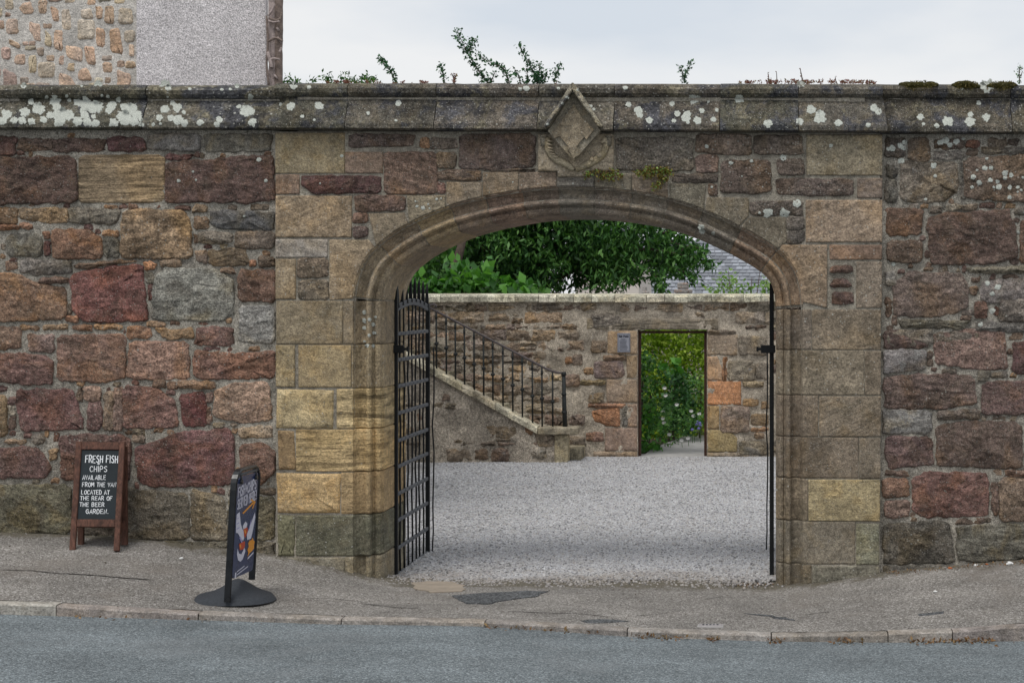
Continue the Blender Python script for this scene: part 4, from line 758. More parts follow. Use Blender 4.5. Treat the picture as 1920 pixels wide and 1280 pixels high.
auto_rubble(0, 0, 250, 160, placed_boxes(), (7, 14), (7, 18), [(150, 126, 104), (144, 118, 100), (152, 140, 118), (138, 122, 108)], YH, hs, M['house_stone'], .007, (-.003, .002), gap=2, lich=(.1, .5), keepf=lambda a, b, c, d: c < 254 and b > -130, gain=2.1, jit=.007)
mortar_sheet('mortar_face', -420, -200, 258, 300, YH, M['mortar_house'], hs, res=.03, amp=.010, off=.007)
a, b = W(257, -700, YH), W(499, 1000, YH); m = MB(); m.box(((a.x + b.x) / 2, YH + .02, (a.z - .3) / 2), (b.x - a.x, .07, a.z + .3)); m.build('harled_panel', M['harl'], hs)
cv = thing('climber_stems', 'two bare woody climber stems tied together on the corner of the house', 'climber', W(515, 1000, YH - .1))
for x0, x1, r, mt in ((511.5, 510.5, .042, 'vine_grey'), (522.5, 522, .040, 'vine_brown')):
    pts = []; rr = []
    for i in range(60):
        y = -60 + i * 9; pts.append(W(x0 + (x1 - x0) * i / 60 + .8 * nz3(y * .03, x0), y, YH - .08 + .01 * nz3(y * .05, 4))); rr.append(r * (1 + .12 * nz3(y * .09, x0, 3)))
    m = MB(); m.tube(pts, rr, 10); m.build('stem', M[mt], cv, smooth=True)
for pts in ([(503, 30), (509, 22), (515, 8)], [(504, 34), (512, 37), (520, 38), (527, 33), (528, 24)], [(503, 40), (514, 42), (524, 40)], [(503, 78), (512, 73), (520, 72), (530, 78)], [(502, 98), (506, 112), (510, 128)], [(505, 112), (514, 110), (524, 112)], [(519, 52), (523, 58)], [(514, 140), (520, 148)], [(500, 30), (502, 80), (500, 120), (504, 160)], [(524, 98), (527, 92), (526, 90)], [(520, 70), (529, 82)]):
    m = MB(); m.tube([W(a, b, YH - .15) for a, b in catmull(pts, 4)] if len(pts) > 2 else [W(a, b, YH - .13) for a, b in pts], .011 if pts[0] != (502, 98) else .02, 6); m.build('twig', M[random.choice(['vine_brown', 'vine_grey'])], cv, smooth=True)
# ------------------------------------------------------------------ courtyard
YB = 11.27
def court_z(x, y): return -0.035 + 0.03 * y / YB + 0.012 * nz3(x * .9, y * .9) + (0.004 * nz3(x * 5, y * 5))
tag(sheet('courtyard_ground', [-14, -10, -7] + list(np.arange(-5, 1.51, .2)) + [3, 6, 10], list(np.arange(0.33, YB + .31, .2)), court_z, M['gravel_bed']), kind='structure')
# the loose gravel, as far as the arch shows it
gx = np.arange(-4.6, .75, .12); gy = np.arange(-.05, YB - .02, .12); v = []; f = []; den = []
for y in gy:
    for x in gx:
        v.append((x, y, max(court_z(x, y), pz(x, y) if y < .34 else -9) - .004)); e = y - .06 - .16 * nz3(x * 1.6, 3) - .07 * nz3(x * 6, y * 6) + (.22 if -2.45 < x < -2.1 else 0)
        g_ = min(1, max(0, (e + .22) / .62)); dn = 3400 if y < 3 else (2200 if y < 6 else 1300)
        if x < -3.1 and y < 1.0: dn = 0
        if x > -.01 and y < 1.0: dn = 0
        if nz3(x * .8, y * .5, 6) > .22 and y > .6: dn *= .45
        den.append(dn * g_ ** 2 + (10 if y < .3 and -3.1 < x < 0 else 0))
nx = len(gx)
for j in range(len(gy) - 1):
    for i in range(nx - 1): f.append((j * nx + i, j * nx + i + 1, (j + 1) * nx + i + 1, (j + 1) * nx + i))
gr = tag(build('gravel', v, f, M['gravel_bed'], None, origin=(0, 0, 0)), kind='stuff')
at = gr.data.attributes.new('density', 'FLOAT', 'POINT'); at.data.foreach_set('value', den)
def gravel_mat(name, cols):
    n = N(name); r = n.node('ShaderNodeObjectInfo').outputs['Random']; rp = n.node('ShaderNodeValToRGB', None, Fac=r); el = rp.color_ramp.elements
    while len(el) < len(cols): el.new(.5)
    for i, c in enumerate(cols): el[i].position = i / (len(cols) - 1); el[i].color = (*c, 1)
    col = rp.outputs[0]
    if name == 'gravel_chips':               # earth trodden into the stones near the threshold
        v = n.pos(); y = n.node('ShaderNodeSeparateXYZ', None, Vector=v).outputs[1]; q = n.math('ADD', n.rng(y, 0.0, 1.6, 1, 0), n.rng(n.noise(v, 1.3, 5, .6), .3, .7, -.45, .45))
        col = n.mix(n.rng(q, .2, 1.0, 0, .75, True), col, n.vmul(col, (.62, .56, .49)))
    n.base(col); n.rough(.9); return n.m
M['pebble'] = gravel_mat('gravel_chips', [(.14, .14, .15), (.32, .32, .33), (.43, .43, .445), (.50, .50, .515), (.40, .375, .35), (.55, .55, .565), (.40, .405, .43), (.66, .66, .67)])
def scatter(o, mat, smin, smax, flat=(.6, 1)):
    ng = bpy.data.node_groups.new('scatter_chips', 'GeometryNodeTree'); ng.interface.new_socket('Geometry', in_out='INPUT', socket_type='NodeSocketGeometry'); ng.interface.new_socket('Geometry', in_out='OUTPUT', socket_type='NodeSocketGeometry')
    nn = ng.nodes.new; l = ng.links.new; gi = nn('NodeGroupInput'); go = nn('NodeGroupOutput'); dp = nn('GeometryNodeDistributePointsOnFaces'); at = nn('GeometryNodeInputNamedAttribute'); at.data_type = 'FLOAT'; at.inputs[0].default_value = 'density'
    ic = nn('GeometryNodeMeshIcoSphere'); ic.inputs['Subdivisions'].default_value = 1; ic.inputs['Radius'].default_value = 1.0
    sp = nn('GeometryNodeSetPosition'); nz = nn('ShaderNodeTexNoise'); nz.inputs['Scale'].default_value = 1.3; vm = nn('ShaderNodeVectorMath'); vm.operation = 'SUBTRACT'; vm.inputs[1].default_value = (.5, .5, .5); vs = nn('ShaderNodeVectorMath'); vs.operation = 'SCALE'; vs.inputs['Scale'].default_value = 1.5
    l(nz.outputs['Color'], vm.inputs[0]); l(vm.outputs[0], vs.inputs[0]); l(ic.outputs['Mesh'], sp.inputs['Geometry']); l(vs.outputs[0], sp.inputs['Offset'])
    sm = nn('GeometryNodeSetMaterial'); sm.inputs['Material'].default_value = mat; l(sp.outputs[0], sm.inputs[0])
    ip = nn('GeometryNodeInstanceOnPoints'); rv = nn('FunctionNodeRandomValue'); rv.data_type = 'FLOAT_VECTOR'; rv.inputs[0].default_value = (smin, smin, smin * flat[0]); rv.inputs[1].default_value = (smax, smax, smax * flat[1])
    rr = nn('FunctionNodeRandomValue'); rr.data_type = 'FLOAT_VECTOR'; rr.inputs[0].default_value = (-.6, -.6, 0); rr.inputs[1].default_value = (.6, .6, 6.28); rr.inputs['Seed'].default_value = 5
    l(gi.outputs[0], dp.inputs['Mesh']); l(at.outputs[0], dp.inputs['Density']); l(dp.outputs['Points'], ip.inputs['Points']); l(sm.outputs[0], ip.inputs['Instance']); l(rv.outputs[0], ip.inputs['Scale']); l(rr.outputs[0], ip.inputs['Rotation'])
    l(ip.outputs[0], go.inputs[0]); md = o.modifiers.new('chips', 'NODES'); md.node_group = ng
scatter(gr, M['pebble'], .006, .0155)
# grit on the pavement and along the foot of the walls
v = []; f = []; den = []; gx = np.arange(-6.4, 2.3, .06); gy = np.arange(YK - .55, .12, .06)
for y in gy:
    for x in gx:
        v.append((x, y, (pz(x, y) if y > YK else road_z(x)) + .001)); wall_ = x < -3.14 or x > .02
        den.append((260 * math.exp(-abs(y + .03) / .07) if wall_ else 60 * math.exp(-abs(y) / .3)) + (10 if y > YK else 120 * math.exp(-(YK - y) / .06) + 3))
nx = len(gx)
for j in range(len(gy) - 1):
    for i in range(nx - 1): f.append((j * nx + i, j * nx + i + 1, (j + 1) * nx + i + 1, (j + 1) * nx + i))
M['grit'] = gravel_mat('grit', [(.12, .10, .08), (.20, .18, .16), (.10, .08, .065), (.30, .28, .25), (.17, .15, .13), (.42, .40, .38)])
gt = tag(build('grit', v, f, M['grit'], None, origin=(0, 0, 0)), kind='stuff'); at = gt.data.attributes.new('density', 'FLOAT', 'POINT'); at.data.foreach_set('value', den); scatter(gt, M['grit'], .003, .009)
# patches and cracks in the pavement
def on_ground(px, py, lift=.004):
    y = -0.5
    for _ in range(25):
        f_ = (D + y) / (D * K); x = (px - VX) * f_; z = pz(x, y); yn = (ZC - z) * D * K / (py - VY) - D; y = y + (yn - y) * .6; y = max(YKI - .1, min(.33, y))
    x = (px - VX) * (D + y) / (D * K); return Vector((x, y, pz(x, y) + lift))
def patch(name, pts, mat, lift=.004, seg=3, wob=.02, parent=None):
    P = [on_ground(a, b, lift) for a, b in pts]; Q = []
    for i in range(len(P)):
        for j in range(seg): q = P[i].lerp(P[(i + 1) % len(P)], j / seg); s = wob * nz3(q.x * 9, q.y * 9); q = q + Vector((s, s * .6, 0)); q.z = pz(q.x, q.y) + lift; Q.append(q)
    c = sum(Q, Vector()) / len(Q); c.z = pz(c.x, c.y) + lift; n = len(Q); v = [c] + Q + [q - Vector((0, 0, .02)) for q in Q]
    fl = (Q[0].x - c.x) * (Q[1].y - c.y) - (Q[0].y - c.y) * (Q[1].x - c.x) > 0
    f = [(0, 1 + i, 1 + (i + 1) % n) if fl else (0, 1 + (i + 1) % n, 1 + i) for i in range(n)] + [(1 + i, 1 + n + i, 1 + n + (i + 1) % n, 1 + (i + 1) % n) for i in range(n)]
    return build(name, v, f, mat, parent)
patch('concrete_patch', [(770, 1094), (800, 1090), (848, 1091), (871, 1100), (866, 1109), (810, 1111), (775, 1103)], M['tan_concrete'], .007, wob=.05, seg=5, parent=pave)
patch('tar_patch', [(846, 1117), (905, 1112), (985, 1108), (1026, 1109), (1000, 1119), (940, 1127), (912, 1133), (872, 1132)], M['tar'], .006, wob=.05, seg=5, parent=pave)
patch('tar_patch', [(1080, 1164), (1130, 1160), (1180, 1164), (1120, 1168)], M['tar'], .003, wob=.05, seg=6, parent=pave); patch('tar_patch', [(1395, 1149), (1440, 1152), (1478, 1156), (1488, 1164), (1440, 1155)], M['tar'], .003, wob=.05, seg=6, parent=pave)
patch('tar_patch', [(1715, 1152), (1770, 1146), (1768, 1150), (1720, 1155)], M['tar'], .003, wob=.05, seg=6, parent=pave)
def crack(pts, w=.008):
    P = [on_ground(a, b, .004) for a, b in catmull(pts, 5)]; v = []; f = []
    for i, p in enumerate(P):
        s = w * (.35 + .8 * abs(nz3(p.x * 13, p.y * 7))) * (0.3 if i in (0, len(P) - 1) else 1); d = Vector((.2, 1, 0)).normalized() * s; j = Vector((0, .012 * nz3(p.x * 22, 2), 0)); v += [p - d + j, p + d + j]
    for i in range(len(P) - 1): f.append((2 * i, 2 * i + 2, 2 * i + 3, 2 * i + 1))
    build('crack', v, f, M['crack'], pave)
crack([(0, 1068), (60, 1070), (100, 1074), (170, 1078), (230, 1083), (285, 1087)], .016); crack([(675, 1131), (720, 1136), (750, 1139), (785, 1140)], .012); crack([(950, 1146), (1030, 1149), (1080, 1150), (1140, 1156)], .01); crack([(530, 1126), (570, 1123), (620, 1122), (700, 1131)], .007); crack([(1190, 1155), (1240, 1150), (1280, 1143)], .01); crack([(1510, 1152), (1560, 1146)], .012); crack([(1310, 1128), (1330, 1122), (1360, 1118)], .012); crack([(750, 1148), (790, 1135), (850, 1122)], .007)
# ------------------------------------------------------------------ the wall across the back of the courtyard
bw = thing('stone_wall', 'weathered back wall of the courtyard with pale coping slabs and a doorway', 'wall', W(1100, 856, YB))
def bk(px, py, Y=YB): return W(px, py, Y)
KB = .2656; BST = [((150, 214, 1078, 293), (98, 90, 77), .35, 'lintel_stone'), ([(300, 308), (320, 302), (508, 300), (508, 466), (296, 464)], (122, 102, 78), .1, 'ashlar_block'), ((432, 474, 508, 636), (112, 96, 76), .1, 'ashlar_block'), ((290, 642, 508, 808), (112, 96, 80), .15, 'ashlar_block'), ((440, 816, 508, 978), (112, 92, 76), .1, 'ashlar_block'), ((280, 986, 506, 1148), (112, 93, 80), .1, 'ashlar_block'), ((200, 1152, 506, 1200), (104, 90, 74), .1, 'ashlar_block'),
    ((1003, 328, 1215, 474), (108, 94, 78), .2, 'ashlar_block'), ([(1003, 482), (1075, 480), (1110, 570), (1108, 650), (1003, 650)], (132, 106, 80), .05, 'ashlar_block'), ((1003, 656, 1240, 824), (142, 96, 58), 0, 'ashlar_block'), ((1003, 830, 1086, 995), (118, 97, 63), .05, 'ashlar_block'), ([(1003, 999), (1150, 999), (1218, 1060), (1212, 1155), (1003, 1155)], (112, 97, 62), .1, 'ashlar_block'), ((1003, 1160, 1300, 1200), (104, 92, 76), .2, 'ashlar_block'), ((1003, 298, 1200, 322), (106, 94, 80), .3, 'stone'),
    ((1225, 342, 1424, 470), (104, 94, 80), .45, 'stone'), ((1145, 515, 1340, 650), (112, 102, 86), .5, 'stone'), ((1350, 532, 1428, 640), (110, 100, 86), .4, 'stone'), ((1254, 660, 1400, 696), (118, 102, 74), .1, 'stone'), ((1256, 786, 1360, 830), (126, 98, 60), 0, 'stone'), ((1386, 800, 1430, 850), (126, 98, 62), 0, 'stone'), ((1100, 836, 1300, 1018), (114, 97, 84), .2, 'stone'), ((1312, 892, 1430, 968), (114, 96, 72), .1, 'stone'), ((1312, 980, 1430, 1012), (132, 98, 66), 0, 'stone'), ((1340, 1022, 1400, 1062), (120, 98, 74), 0, 'stone'), ((1230, 1082, 1430, 1172), (106, 100, 90), .5, 'stone'), ((1112, 490, 1138, 650), (140, 98, 62), 0, 'stone'),
    ([(202, 530), (260, 514), (400, 512), (415, 600), (400, 632), (205, 632)], (106, 90, 86), .25, 'stone'), ([(190, 870), (260, 852), (380, 846), (385, 975), (300, 970), (200, 930)], (144, 96, 58), 0, 'stone'), ((136, 566, 196, 606), (134, 104, 70), 0, 'stone'), ([(190, 372), (288, 380), (290, 456), (180, 450)], (106, 90, 72), .2, 'stone'), ((106, 650, 275, 685), (118, 102, 70), .1, 'stone'), ((166, 742, 270, 810), (108, 94, 76), .2, 'stone'), ((166, 817, 420, 840), (136, 96, 68), 0, 'stone'), ((2, 487, 44, 534), (134, 98, 66), 0, 'stone'), ((52, 472, 120, 540), (112, 96, 82), .3, 'stone'), ((2, 610, 98, 690), (110, 92, 80), .2, 'stone'), ([(185, 200), (300, 172), (380, 200), (420, 252), (200, 282)], (100, 92, 82), .5, 'stone'), ((150, 1020, 270, 1080), (112, 84, 70), .1, 'stone'), ((20, 1050, 140, 1120), (104, 92, 78), .3, 'stone'), ((400, 830, 436, 975), (112, 108, 100), .5, 'stone'), ((270, 476, 425, 508), (122, 98, 74), .1, 'stone')]
bb = []
for g, rgb, li, nm in BST:
    P = outline(g, 1060, 540, KB, 1.0 if nm != 'stone' else 2.5); bb.append(bbox(P))
    stone(P, YB, rgb, li, bw, M['ashlar'] if nm != 'stone' else M['rubble'], nm, proud=.012 if nm != 'stone' else .02, rough=.008 if nm != 'stone' else .022, bev=.015, rounded=nm == 'stone', jit=.004 if nm != 'stone' else .012, sp=.05, surf=False, gain=2.3)
door = (1194, 612, 1328, 870)
auto_rubble(600, 570, 1760, 862, bb + [door], (11, 26), (16, 58), [(108, 95, 80), (100, 92, 80), (112, 99, 82), (104, 88, 74), (100, 86, 76), (116, 103, 84), (118, 98, 76)], YB, bw, M['rubble'], .034, (-.006, .016), gap=2.5, lich=(.2, .65), gain=3.0, sp=.06, jit=.022)
def bmask(X, Z):
    f_ = (D + YB) / (D * K); px = X / f_ + VX; py = VY - (Z - ZC) / f_; return not (1196 < px < 1325 and py > 618)
mortar_sheet('mortar_face', 560, 560, 1800, 880, YB, M['mortar_back'], bw, res=.04, amp=.030, off=.004, mask=bmask)
m = MB(); z1 = bk(0, 566).z; zl = bk(0, 618).z; xa, xb = bk(1196, 0).x, bk(1325, 0).x
for x0, x1, z0 in ((-13, xa, -.4), (xb, 9.5, -.4), (xa, xb, zl)): m.box(((x0 + x1) / 2, YB + .29, (z0 + z1) / 2), (x1 - x0, .50, z1 - z0))
m.build('wall_core', M['mortar_back'], bw)
x = 640
while x < 1560:
    wd = random.choice([44, 60, 85, 33, 70]); p0, p1 = bk(x + .4, 552.5, YB - .06), bk(x + wd - .6, 566, YB - .06); v = []; f = []; n = 6; sd_ = random.uniform(0, 50)
    for i in range(n + 1):
        X = p0.x + (p1.x - p0.x) * i / n; j = .012 * nz3(X * 4, sd_); jj = .015 * nz3(X * 5, sd_, 7)
        v += [(X, YB - .07 + jj, p1.z + j), (X, YB - .075 + jj, p0.z - .03 + j), (X, YB - .04 + jj, p0.z + j), (X, YB + .6, p0.z + .02), (X, YB + .6, p1.z)]
    for i in range(n):
        for q_ in range(5): f.append((i * 5 + q_, (i + 1) * 5 + q_, (i + 1) * 5 + (q_ + 1) % 5, i * 5 + (q_ + 1) % 5))
    f += [(4, 3, 2, 1, 0), tuple(range(n * 5, n * 5 + 5))]
    build('coping_slab', v, f, M['slab'], bw, color=(*alb(vary((176, 170, 148), 10), 1.5), random.uniform(0, .3))); x += wd
# door frame in the opening
df = MB(); zf = bk(0, 620).z; zb = -.01
fr = thing('door_frame', 'narrow rusty frame lining the open doorway in the back wall', 'door frame', ((xa + xb) / 2, YB + .1, 0))
for x_, nm in ((xa + .02, 'jamb'), (xb - .022, 'jamb')): m = MB(); m.box((x_, YB + .12, (zf + zb) / 2 - .01), (.035, .10, zf - zb - .04)); m.build(nm, M['rust'], fr)
m = MB(); m.box(((xa + xb) / 2, YB + .12, zf - .02), (xb - xa - .004, .10, .035)); m.build('head', M['rust'], fr)
m = MB(); m.box(((xa + xb) / 2, YB + .22, -.035), (xb - xa, .42, .06), bev=.006); m.build('threshold', M['concrete'], fr)
# plaque beside the doorway
pl = thing('wall_plaque', 'small grey lettered plaque on the stone beside the back doorway', 'plaque', bk(1169, 643, YB - .03))
PY = YB - .045; p0, p1 = bk(1157.5, 624.5, PY), bk(1181.5, 660.5, PY)
m = MB(); m.box(((p0.x + p1.x) / 2, PY + .012, (p0.z + p1.z) / 2), (p1.x - p0.x, .024, p0.z - p1.z), bev=.004); m.build('plate', M['plaque'], pl)
m = MB(); bx = lambda a, b, c, d: m.box(((p0.x * (1 - (a + c) / 2) + p1.x * (a + c) / 2), PY - .002, p0.z * (1 - (b + d) / 2) + p1.z * (b + d) / 2), (abs(c - a) * (p1.x - p0.x), .002, abs(d - b) * (p0.z - p1.z)))
for t in ((.05, .05, .95, .065), (.05, .935, .95, .95), (.05, .05, .075, .95), (.925, .05, .95, .95)): bx(*t)
m.build('border', M['plaque_ink'], pl)
# ------------------------------------------------------------------ lettering drawn as strokes
FONT = {'A': [[(0, 0), (.35, 1), (.7, 0)], [(.13, .36), (.58, .36)]], 'B': [[(0, 0), (0, 1), (.45, .98), (.55, .78), (.4, .55), (.02, .52)], [(.4, .55), (.62, .32), (.5, .04), (0, 0)]], 'C': [[(.62, .85), (.4, 1), (.12, .85), (0, .5), (.12, .12), (.4, 0), (.64, .14)]], 'D': [[(0, 0), (0, 1), (.35, .95), (.62, .65), (.58, .25), (.35, .02), (0, 0)]], 'E': [[(.6, 1), (0, 1), (0, 0), (.62, 0)], [(0, .52), (.5, .54)]], 'F': [[(.62, 1), (0, 1), (0, 0)], [(0, .52), (.48, .54)]], 'G': [[(.62, .86), (.4, 1), (.12, .86), (0, .5), (.12, .1), (.4, 0), (.64, .16), (.64, .45), (.38, .45)]], 'H': [[(0, 1), (0, 0)], [(.62, 1), (.62, 0)], [(0, .5), (.62, .52)]], 'I': [[(.05, 1), (.05, 0)]], 'L': [[(0, 1), (0, 0), (.55, .02)]], 'M': [[(0, 0), (.06, 1), (.4, .35), (.72, 1), (.8, 0)]], 'N': [[(0, 0), (.02, 1), (.6, 0), (.62, 1)]], 'O': [[(.35, 1), (.08, .82), (0, .45), (.12, .1), (.38, 0), (.62, .2), (.7, .55), (.58, .88), (.35, 1)]], 'P': [[(0, 0), (0, 1), (.45, .98), (.6, .76), (.45, .52), (0, .48)]], 'R': [[(0, 0), (0, 1), (.45, .98), (.58, .76), (.42, .54), (0, .5)], [(.25, .52), (.64, 0)]], 'S': [[(.58, .88), (.35, 1), (.08, .86), (.06, .66), (.5, .42), (.58, .18), (.35, 0), (0, .12)]], 'T': [[(0, 1), (.7, 1)], [(.35, 1), (.33, 0)]], 'V': [[(0, 1), (.32, 0), (.66, 1)]], '+': [[(.3, .2), (.3, .8)], [(0, .5), (.6, .5)]], '.': [[(.05, .06), (.1, .0)]], '!': [[(.1, 1), (.08, .35)], [(.07, .1), (.07, .0)]], 'a': [[(.45, .6), (.2, .64), (.02, .35), (.1, .03), (.3, .05), (.46, .3)], [(.46, .62), (.46, 0)]], 'k': [[(0, 1), (0, 0)], [(.42, .6), (.02, .28), (.45, 0)]], 't': [[(.15, .95), (.15, .08), (.32, 0)], [(0, .64), (.34, .64)]], 'i': [[(.05, .62), (.05, 0)], [(.05, .85), (.05, .9)]], 'o': [[(.25, .64), (.04, .45), (.06, .12), (.25, 0), (.46, .18), (.46, .46), (.25, .64)]]}
WID = {'I': .12, 'M': .8, '.': .15, '!': .18, 'i': .1, 't': .34, 'a': .48, 'k': .46, 'o': .48, '+': .6}
def strokes(text, u0, u1, v0, v1, wgt, jit=.03):
    """flat ribbons for one line of lettering inside the box u0..u1, v0..v1"""
    pen = 0; segs = []
    for ch in text:
        if ch == ' ': pen += .62; continue
        j = [random.uniform(-jit, jit) for _ in range(4)]
        for st in FONT[ch]:
            st2 = catmull(st, 4) if len(st) > 4 else st
            segs.append([(pen + x + j[0] * y, y * (1 + j[1]) + j[2] + j[3] * x) for x, y in st2])
        pen += WID.get(ch, .65) + .3
    pen -= .3; su = (u1 - u0) / pen; sv = v1 - v0; V = []; Fc = []
    for st in segs:
        P = [(u0 + x * su, v0 + y * sv) for x, y in st]; n = len(P); b = len(V)
        for i in range(n):
            a, c = P[max(i - 1, 0)], P[min(i + 1, n - 1)]; t = (c[0] - a[0], c[1] - a[1]); l = math.hypot(*t) or 1; w_ = wgt * (.85 + .3 * random.random()) / 2
            e = (0, 0) if 0 < i < n - 1 else ((-t[0] / l * w_ * .6, -t[1] / l * w_ * .6) if i == 0 else (t[0] / l * w_ * .6, t[1] / l * w_ * .6))
            V += [(P[i][0] - t[1] / l * w_ + e[0], P[i][1] + t[0] / l * w_ + e[1]), (P[i][0] + t[1] / l * w_ + e[0], P[i][1] - t[0] / l * w_ + e[1])]
        for i in range(n - 1): Fc.append((b + 2 * i, b + 2 * i + 1, b + 2 * i + 3, b + 2 * i + 2))
    return V, Fc
def letters(name, lines, fn, mat, parent, lift=0.0):
    v = []; f = []
    for i, (t, u0, u1, v0, v1, wg) in enumerate(lines):
        V, Fc = strokes(t, u0, u1, v0, v1, wg); n = len(v); v += [fn(a, b, .0002 * (i % 3)) for a, b in V]; f += [tuple(q + n for q in z) for z in Fc]
    return build(name, v, f, mat, parent)
letters('lettering', [('Oak Patio', .14, .86, .80, .87, .045)] , lambda u, v, e: Vector((p0.x + (p1.x - p0.x) * u, PY - .0032 - e, p1.z + (p0.z - p1.z) * v)), M['plaque_ink'], pl)
m = MB()
for i in range(9):
    y = .30 + i * .068; l = random.uniform(.3, .37) if i else .2; bx(.5 - l, y, .5 + l * random.uniform(.6, 1), y + .018)
m.build('small_print', M['plaque_ink'], pl)
# ------------------------------------------------------------------ stair with its iron railing
YS = 10.43
stt = thing('stone_staircase', 'outdoor stone staircase climbing left along the courtyard back wall', 'staircase', W(900, 866, YS))
def s_(px, py, Y=YS): return W(px, py, Y)
def string_y(px): return 683 + (px - 803) * (800 - 683) / (1010 - 803)
m = MB(); P = [s_(640, string_y(640) + 12), s_(1010, 812), s_(1062, 812), s_(1062, 885), s_(640, 885)]; m.prism([(p.x, p.z) for p in P], YS, YS + .14); m.build('side_wall', M['stair_harl'], stt)
v = []; f = []; xs = np.arange(640, 1042, 3.2); n = 26
for x in xs:
    for j in range(n + 1):
        t = j / n; y = string_y(x) + 12 + (884 - string_y(x) - 12) * t if x < 1010 else 812 + 72 * t; p = s_(x, y); h = nz3(p.x * 3, p.z * 3, 5) + .6 * nz3(p.x * 9, p.z * 9, 2) + .4 * nz3(p.x * 24, p.z * 24, 1); v.append((p.x, YS - .016 - .024 * h - .012 * abs(nz3(p.x * 6, p.z * 11, 9)), p.z))
for i in range(len(xs) - 1):
    for j in range(n): f.append((i * (n + 1) + j + 1, (i + 1) * (n + 1) + j + 1, (i + 1) * (n + 1) + j, i * (n + 1) + j))
build('harling_face', v, f, M['stair_harl'], stt, smooth=True)
stone([(1040, 815), (1065, 814), (1065, 885), (1040, 885)], YS, (122, 112, 88), .3, stt, M['ashlar'], 'newel_block', proud=.03, rough=.006, bev=.015, rounded=False, jit=.003, sp=.05, depth=.2, surf=False)
for g, rgb in (([(1000, 806), (1040, 816), (1038, 836), (1010, 838)], (118, 104, 86)), ([(978, 835), (1008, 828), (1006, 850), (980, 850)], (96, 78, 68)), ([(930, 822), (968, 822), (966, 826), (932, 827)], (92, 82, 70)), ([(850, 828), (866, 820), (890, 822), (880, 834)], (104, 94, 80)), ([(985, 800), (1002, 806), (996, 816), (985, 812)], (130, 96, 66))): stone(g, YS, rgb, .3, stt, M['rubble'], proud=.02, rough=.015, sp=.05, surf=False)
def stair_ok(a, b, c, d): return c < 1036 and d < 872 and b > (string_y(c) if c < 1010 else 812) + 18 and b > (string_y(a) if a < 1010 else 812) + 18 and a > 720
auto_rubble(690, 690, 1040, 870, [], (14, 30), (22, 60), [(108, 96, 80), (98, 88, 74), (116, 102, 82), (104, 86, 72)], YS, stt, M['rubble'], .03, (.012, .03), gap=5, lich=(.3, .8), gain=2.2, sp=.06, jit=.02, keepf=lambda a, b, c, d: stair_ok(a, b, c, d) and random.random() < .5)
SJ = [640, 700, 760, 805, 868, 930, 1009]
for i in range(len(SJ) - 1):
    xa_, xb_ = SJ[i] + .5, SJ[i + 1] - .5; m = MB(); v = []; n = 5; j = random.uniform(-.6, .6)
    for t in range(n + 1):
        x = xa_ + (xb_ - xa_) * t / n; y = string_y(x) + j; q = .5 * nz3(x * .12, 3)
        for Y, dy in ((YS - .07, 13 + q), (YS - .075, 3 + q), (YS - .055, 0 + q), (YS + .2, -.5), (YS + .2, 13)): p = W(x, y + dy, YS); v.append((p.x, Y + .012 * nz3(x * .1, dy), p.z))
    f = [(a_ * 5 + b_, (a_ + 1) * 5 + b_, (a_ + 1) * 5 + (b_ + 1) % 5, a_ * 5 + (b_ + 1) % 5) for a_ in range(n) for b_ in range(5)] + [(4, 3, 2, 1, 0), tuple(range(n * 5, n * 5 + 5))]
    build('string_slab', v, f, M['slab'], stt, color=(*alb(vary((150, 142, 120), 9), 2.0), .3))
m = MB(); p = s_(1010, 800); q_ = s_(1084, 814); m.box(((p.x + q_.x) / 2, YS + .07, (p.z + q_.z) / 2), (q_.x - p.x, .34, p.z - q_.z), bev=.014); m.build('newel_cap', M['slab'], stt, color=(*alb((128, 118, 96), 1.7), .3))
zt0 = s_(1066, 855, YS + .3).z; xb0 = s_(1084, 0, YS).x; rise = (s_(0, 683).z - s_(0, 800).z) / (s_(1010, 0).x - s_(803, 0).x)
for i in range(14):
    x1 = xb0 - .27 * i; h_ = .16 + .27 * rise * i
    m = MB(); m.box((x1 - .14, YS + .53, h_ - .12 if i else .03), (.30, .60, .24 if i else .26), bev=.008); m.build('step', M['slab'], stt, color=(*alb(vary((112, 104, 86), 8)), .35))
rl = thing('stair_railing', 'slim black iron railing with knobbed balusters on the courtyard stair', 'railing', W(900, 800, YS + .04))
YRL = YS + .05; rp = lambda a, b: W(a, b, YRL)
def rail_y(px): return 577 + (px - 806) * (692 - 577) / (1026 - 806) if px < 1026 else 692 + 7 * min(1, (px - 1026) / 20)
m = MB(); m.tube([rp(816, 577), rp(818, 573), rp(814, 570), rp(808, 571)] + [rp(x, rail_y(x)) for x in (806, 830, 870, 920, 970, 1015, 1026, 1036, 1048, 1060)], .016, 8); m.build('handrail', M['rail_top'], rl, smooth=True)
for i, x in enumerate((818, 836.4, 853.6, 870.5, 888.6, 906.5, 923.7, 942.7, 961, 979, 998, 1016, 1036)):
    m = MB(); yt = rail_y(x) + 1; yb = string_y(x) + 4 if x < 1010 else 801; m.tube([rp(x, yt), rp(x + .6, yb)], .013, 6); kn = yt + (yb - yt) * (.52 if i % 2 else .54); m.sphere(rp(x + .3, kn), .034, 1, (1, 1, .95)); m.tube([rp(x, yt + 6), rp(x, yt + 14)], .017, 6); m.build('baluster', M['rail_iron'], rl, smooth=True)
m = MB(); m.tube([rp(1057, 700), rp(1058, 760), rp(1059.5, 801)], [.026, .030, .034], 8); m.tube([rp(1057.3, 736), rp(1057.3, 741)], .036, 8); m.tube([rp(1058, 770), rp(1058, 774)], .038, 8); m.tube([rp(1057, 697), rp(1057, 704)], .034, 8); m.build('newel_post', M['rail_iron'], rl, smooth=True)
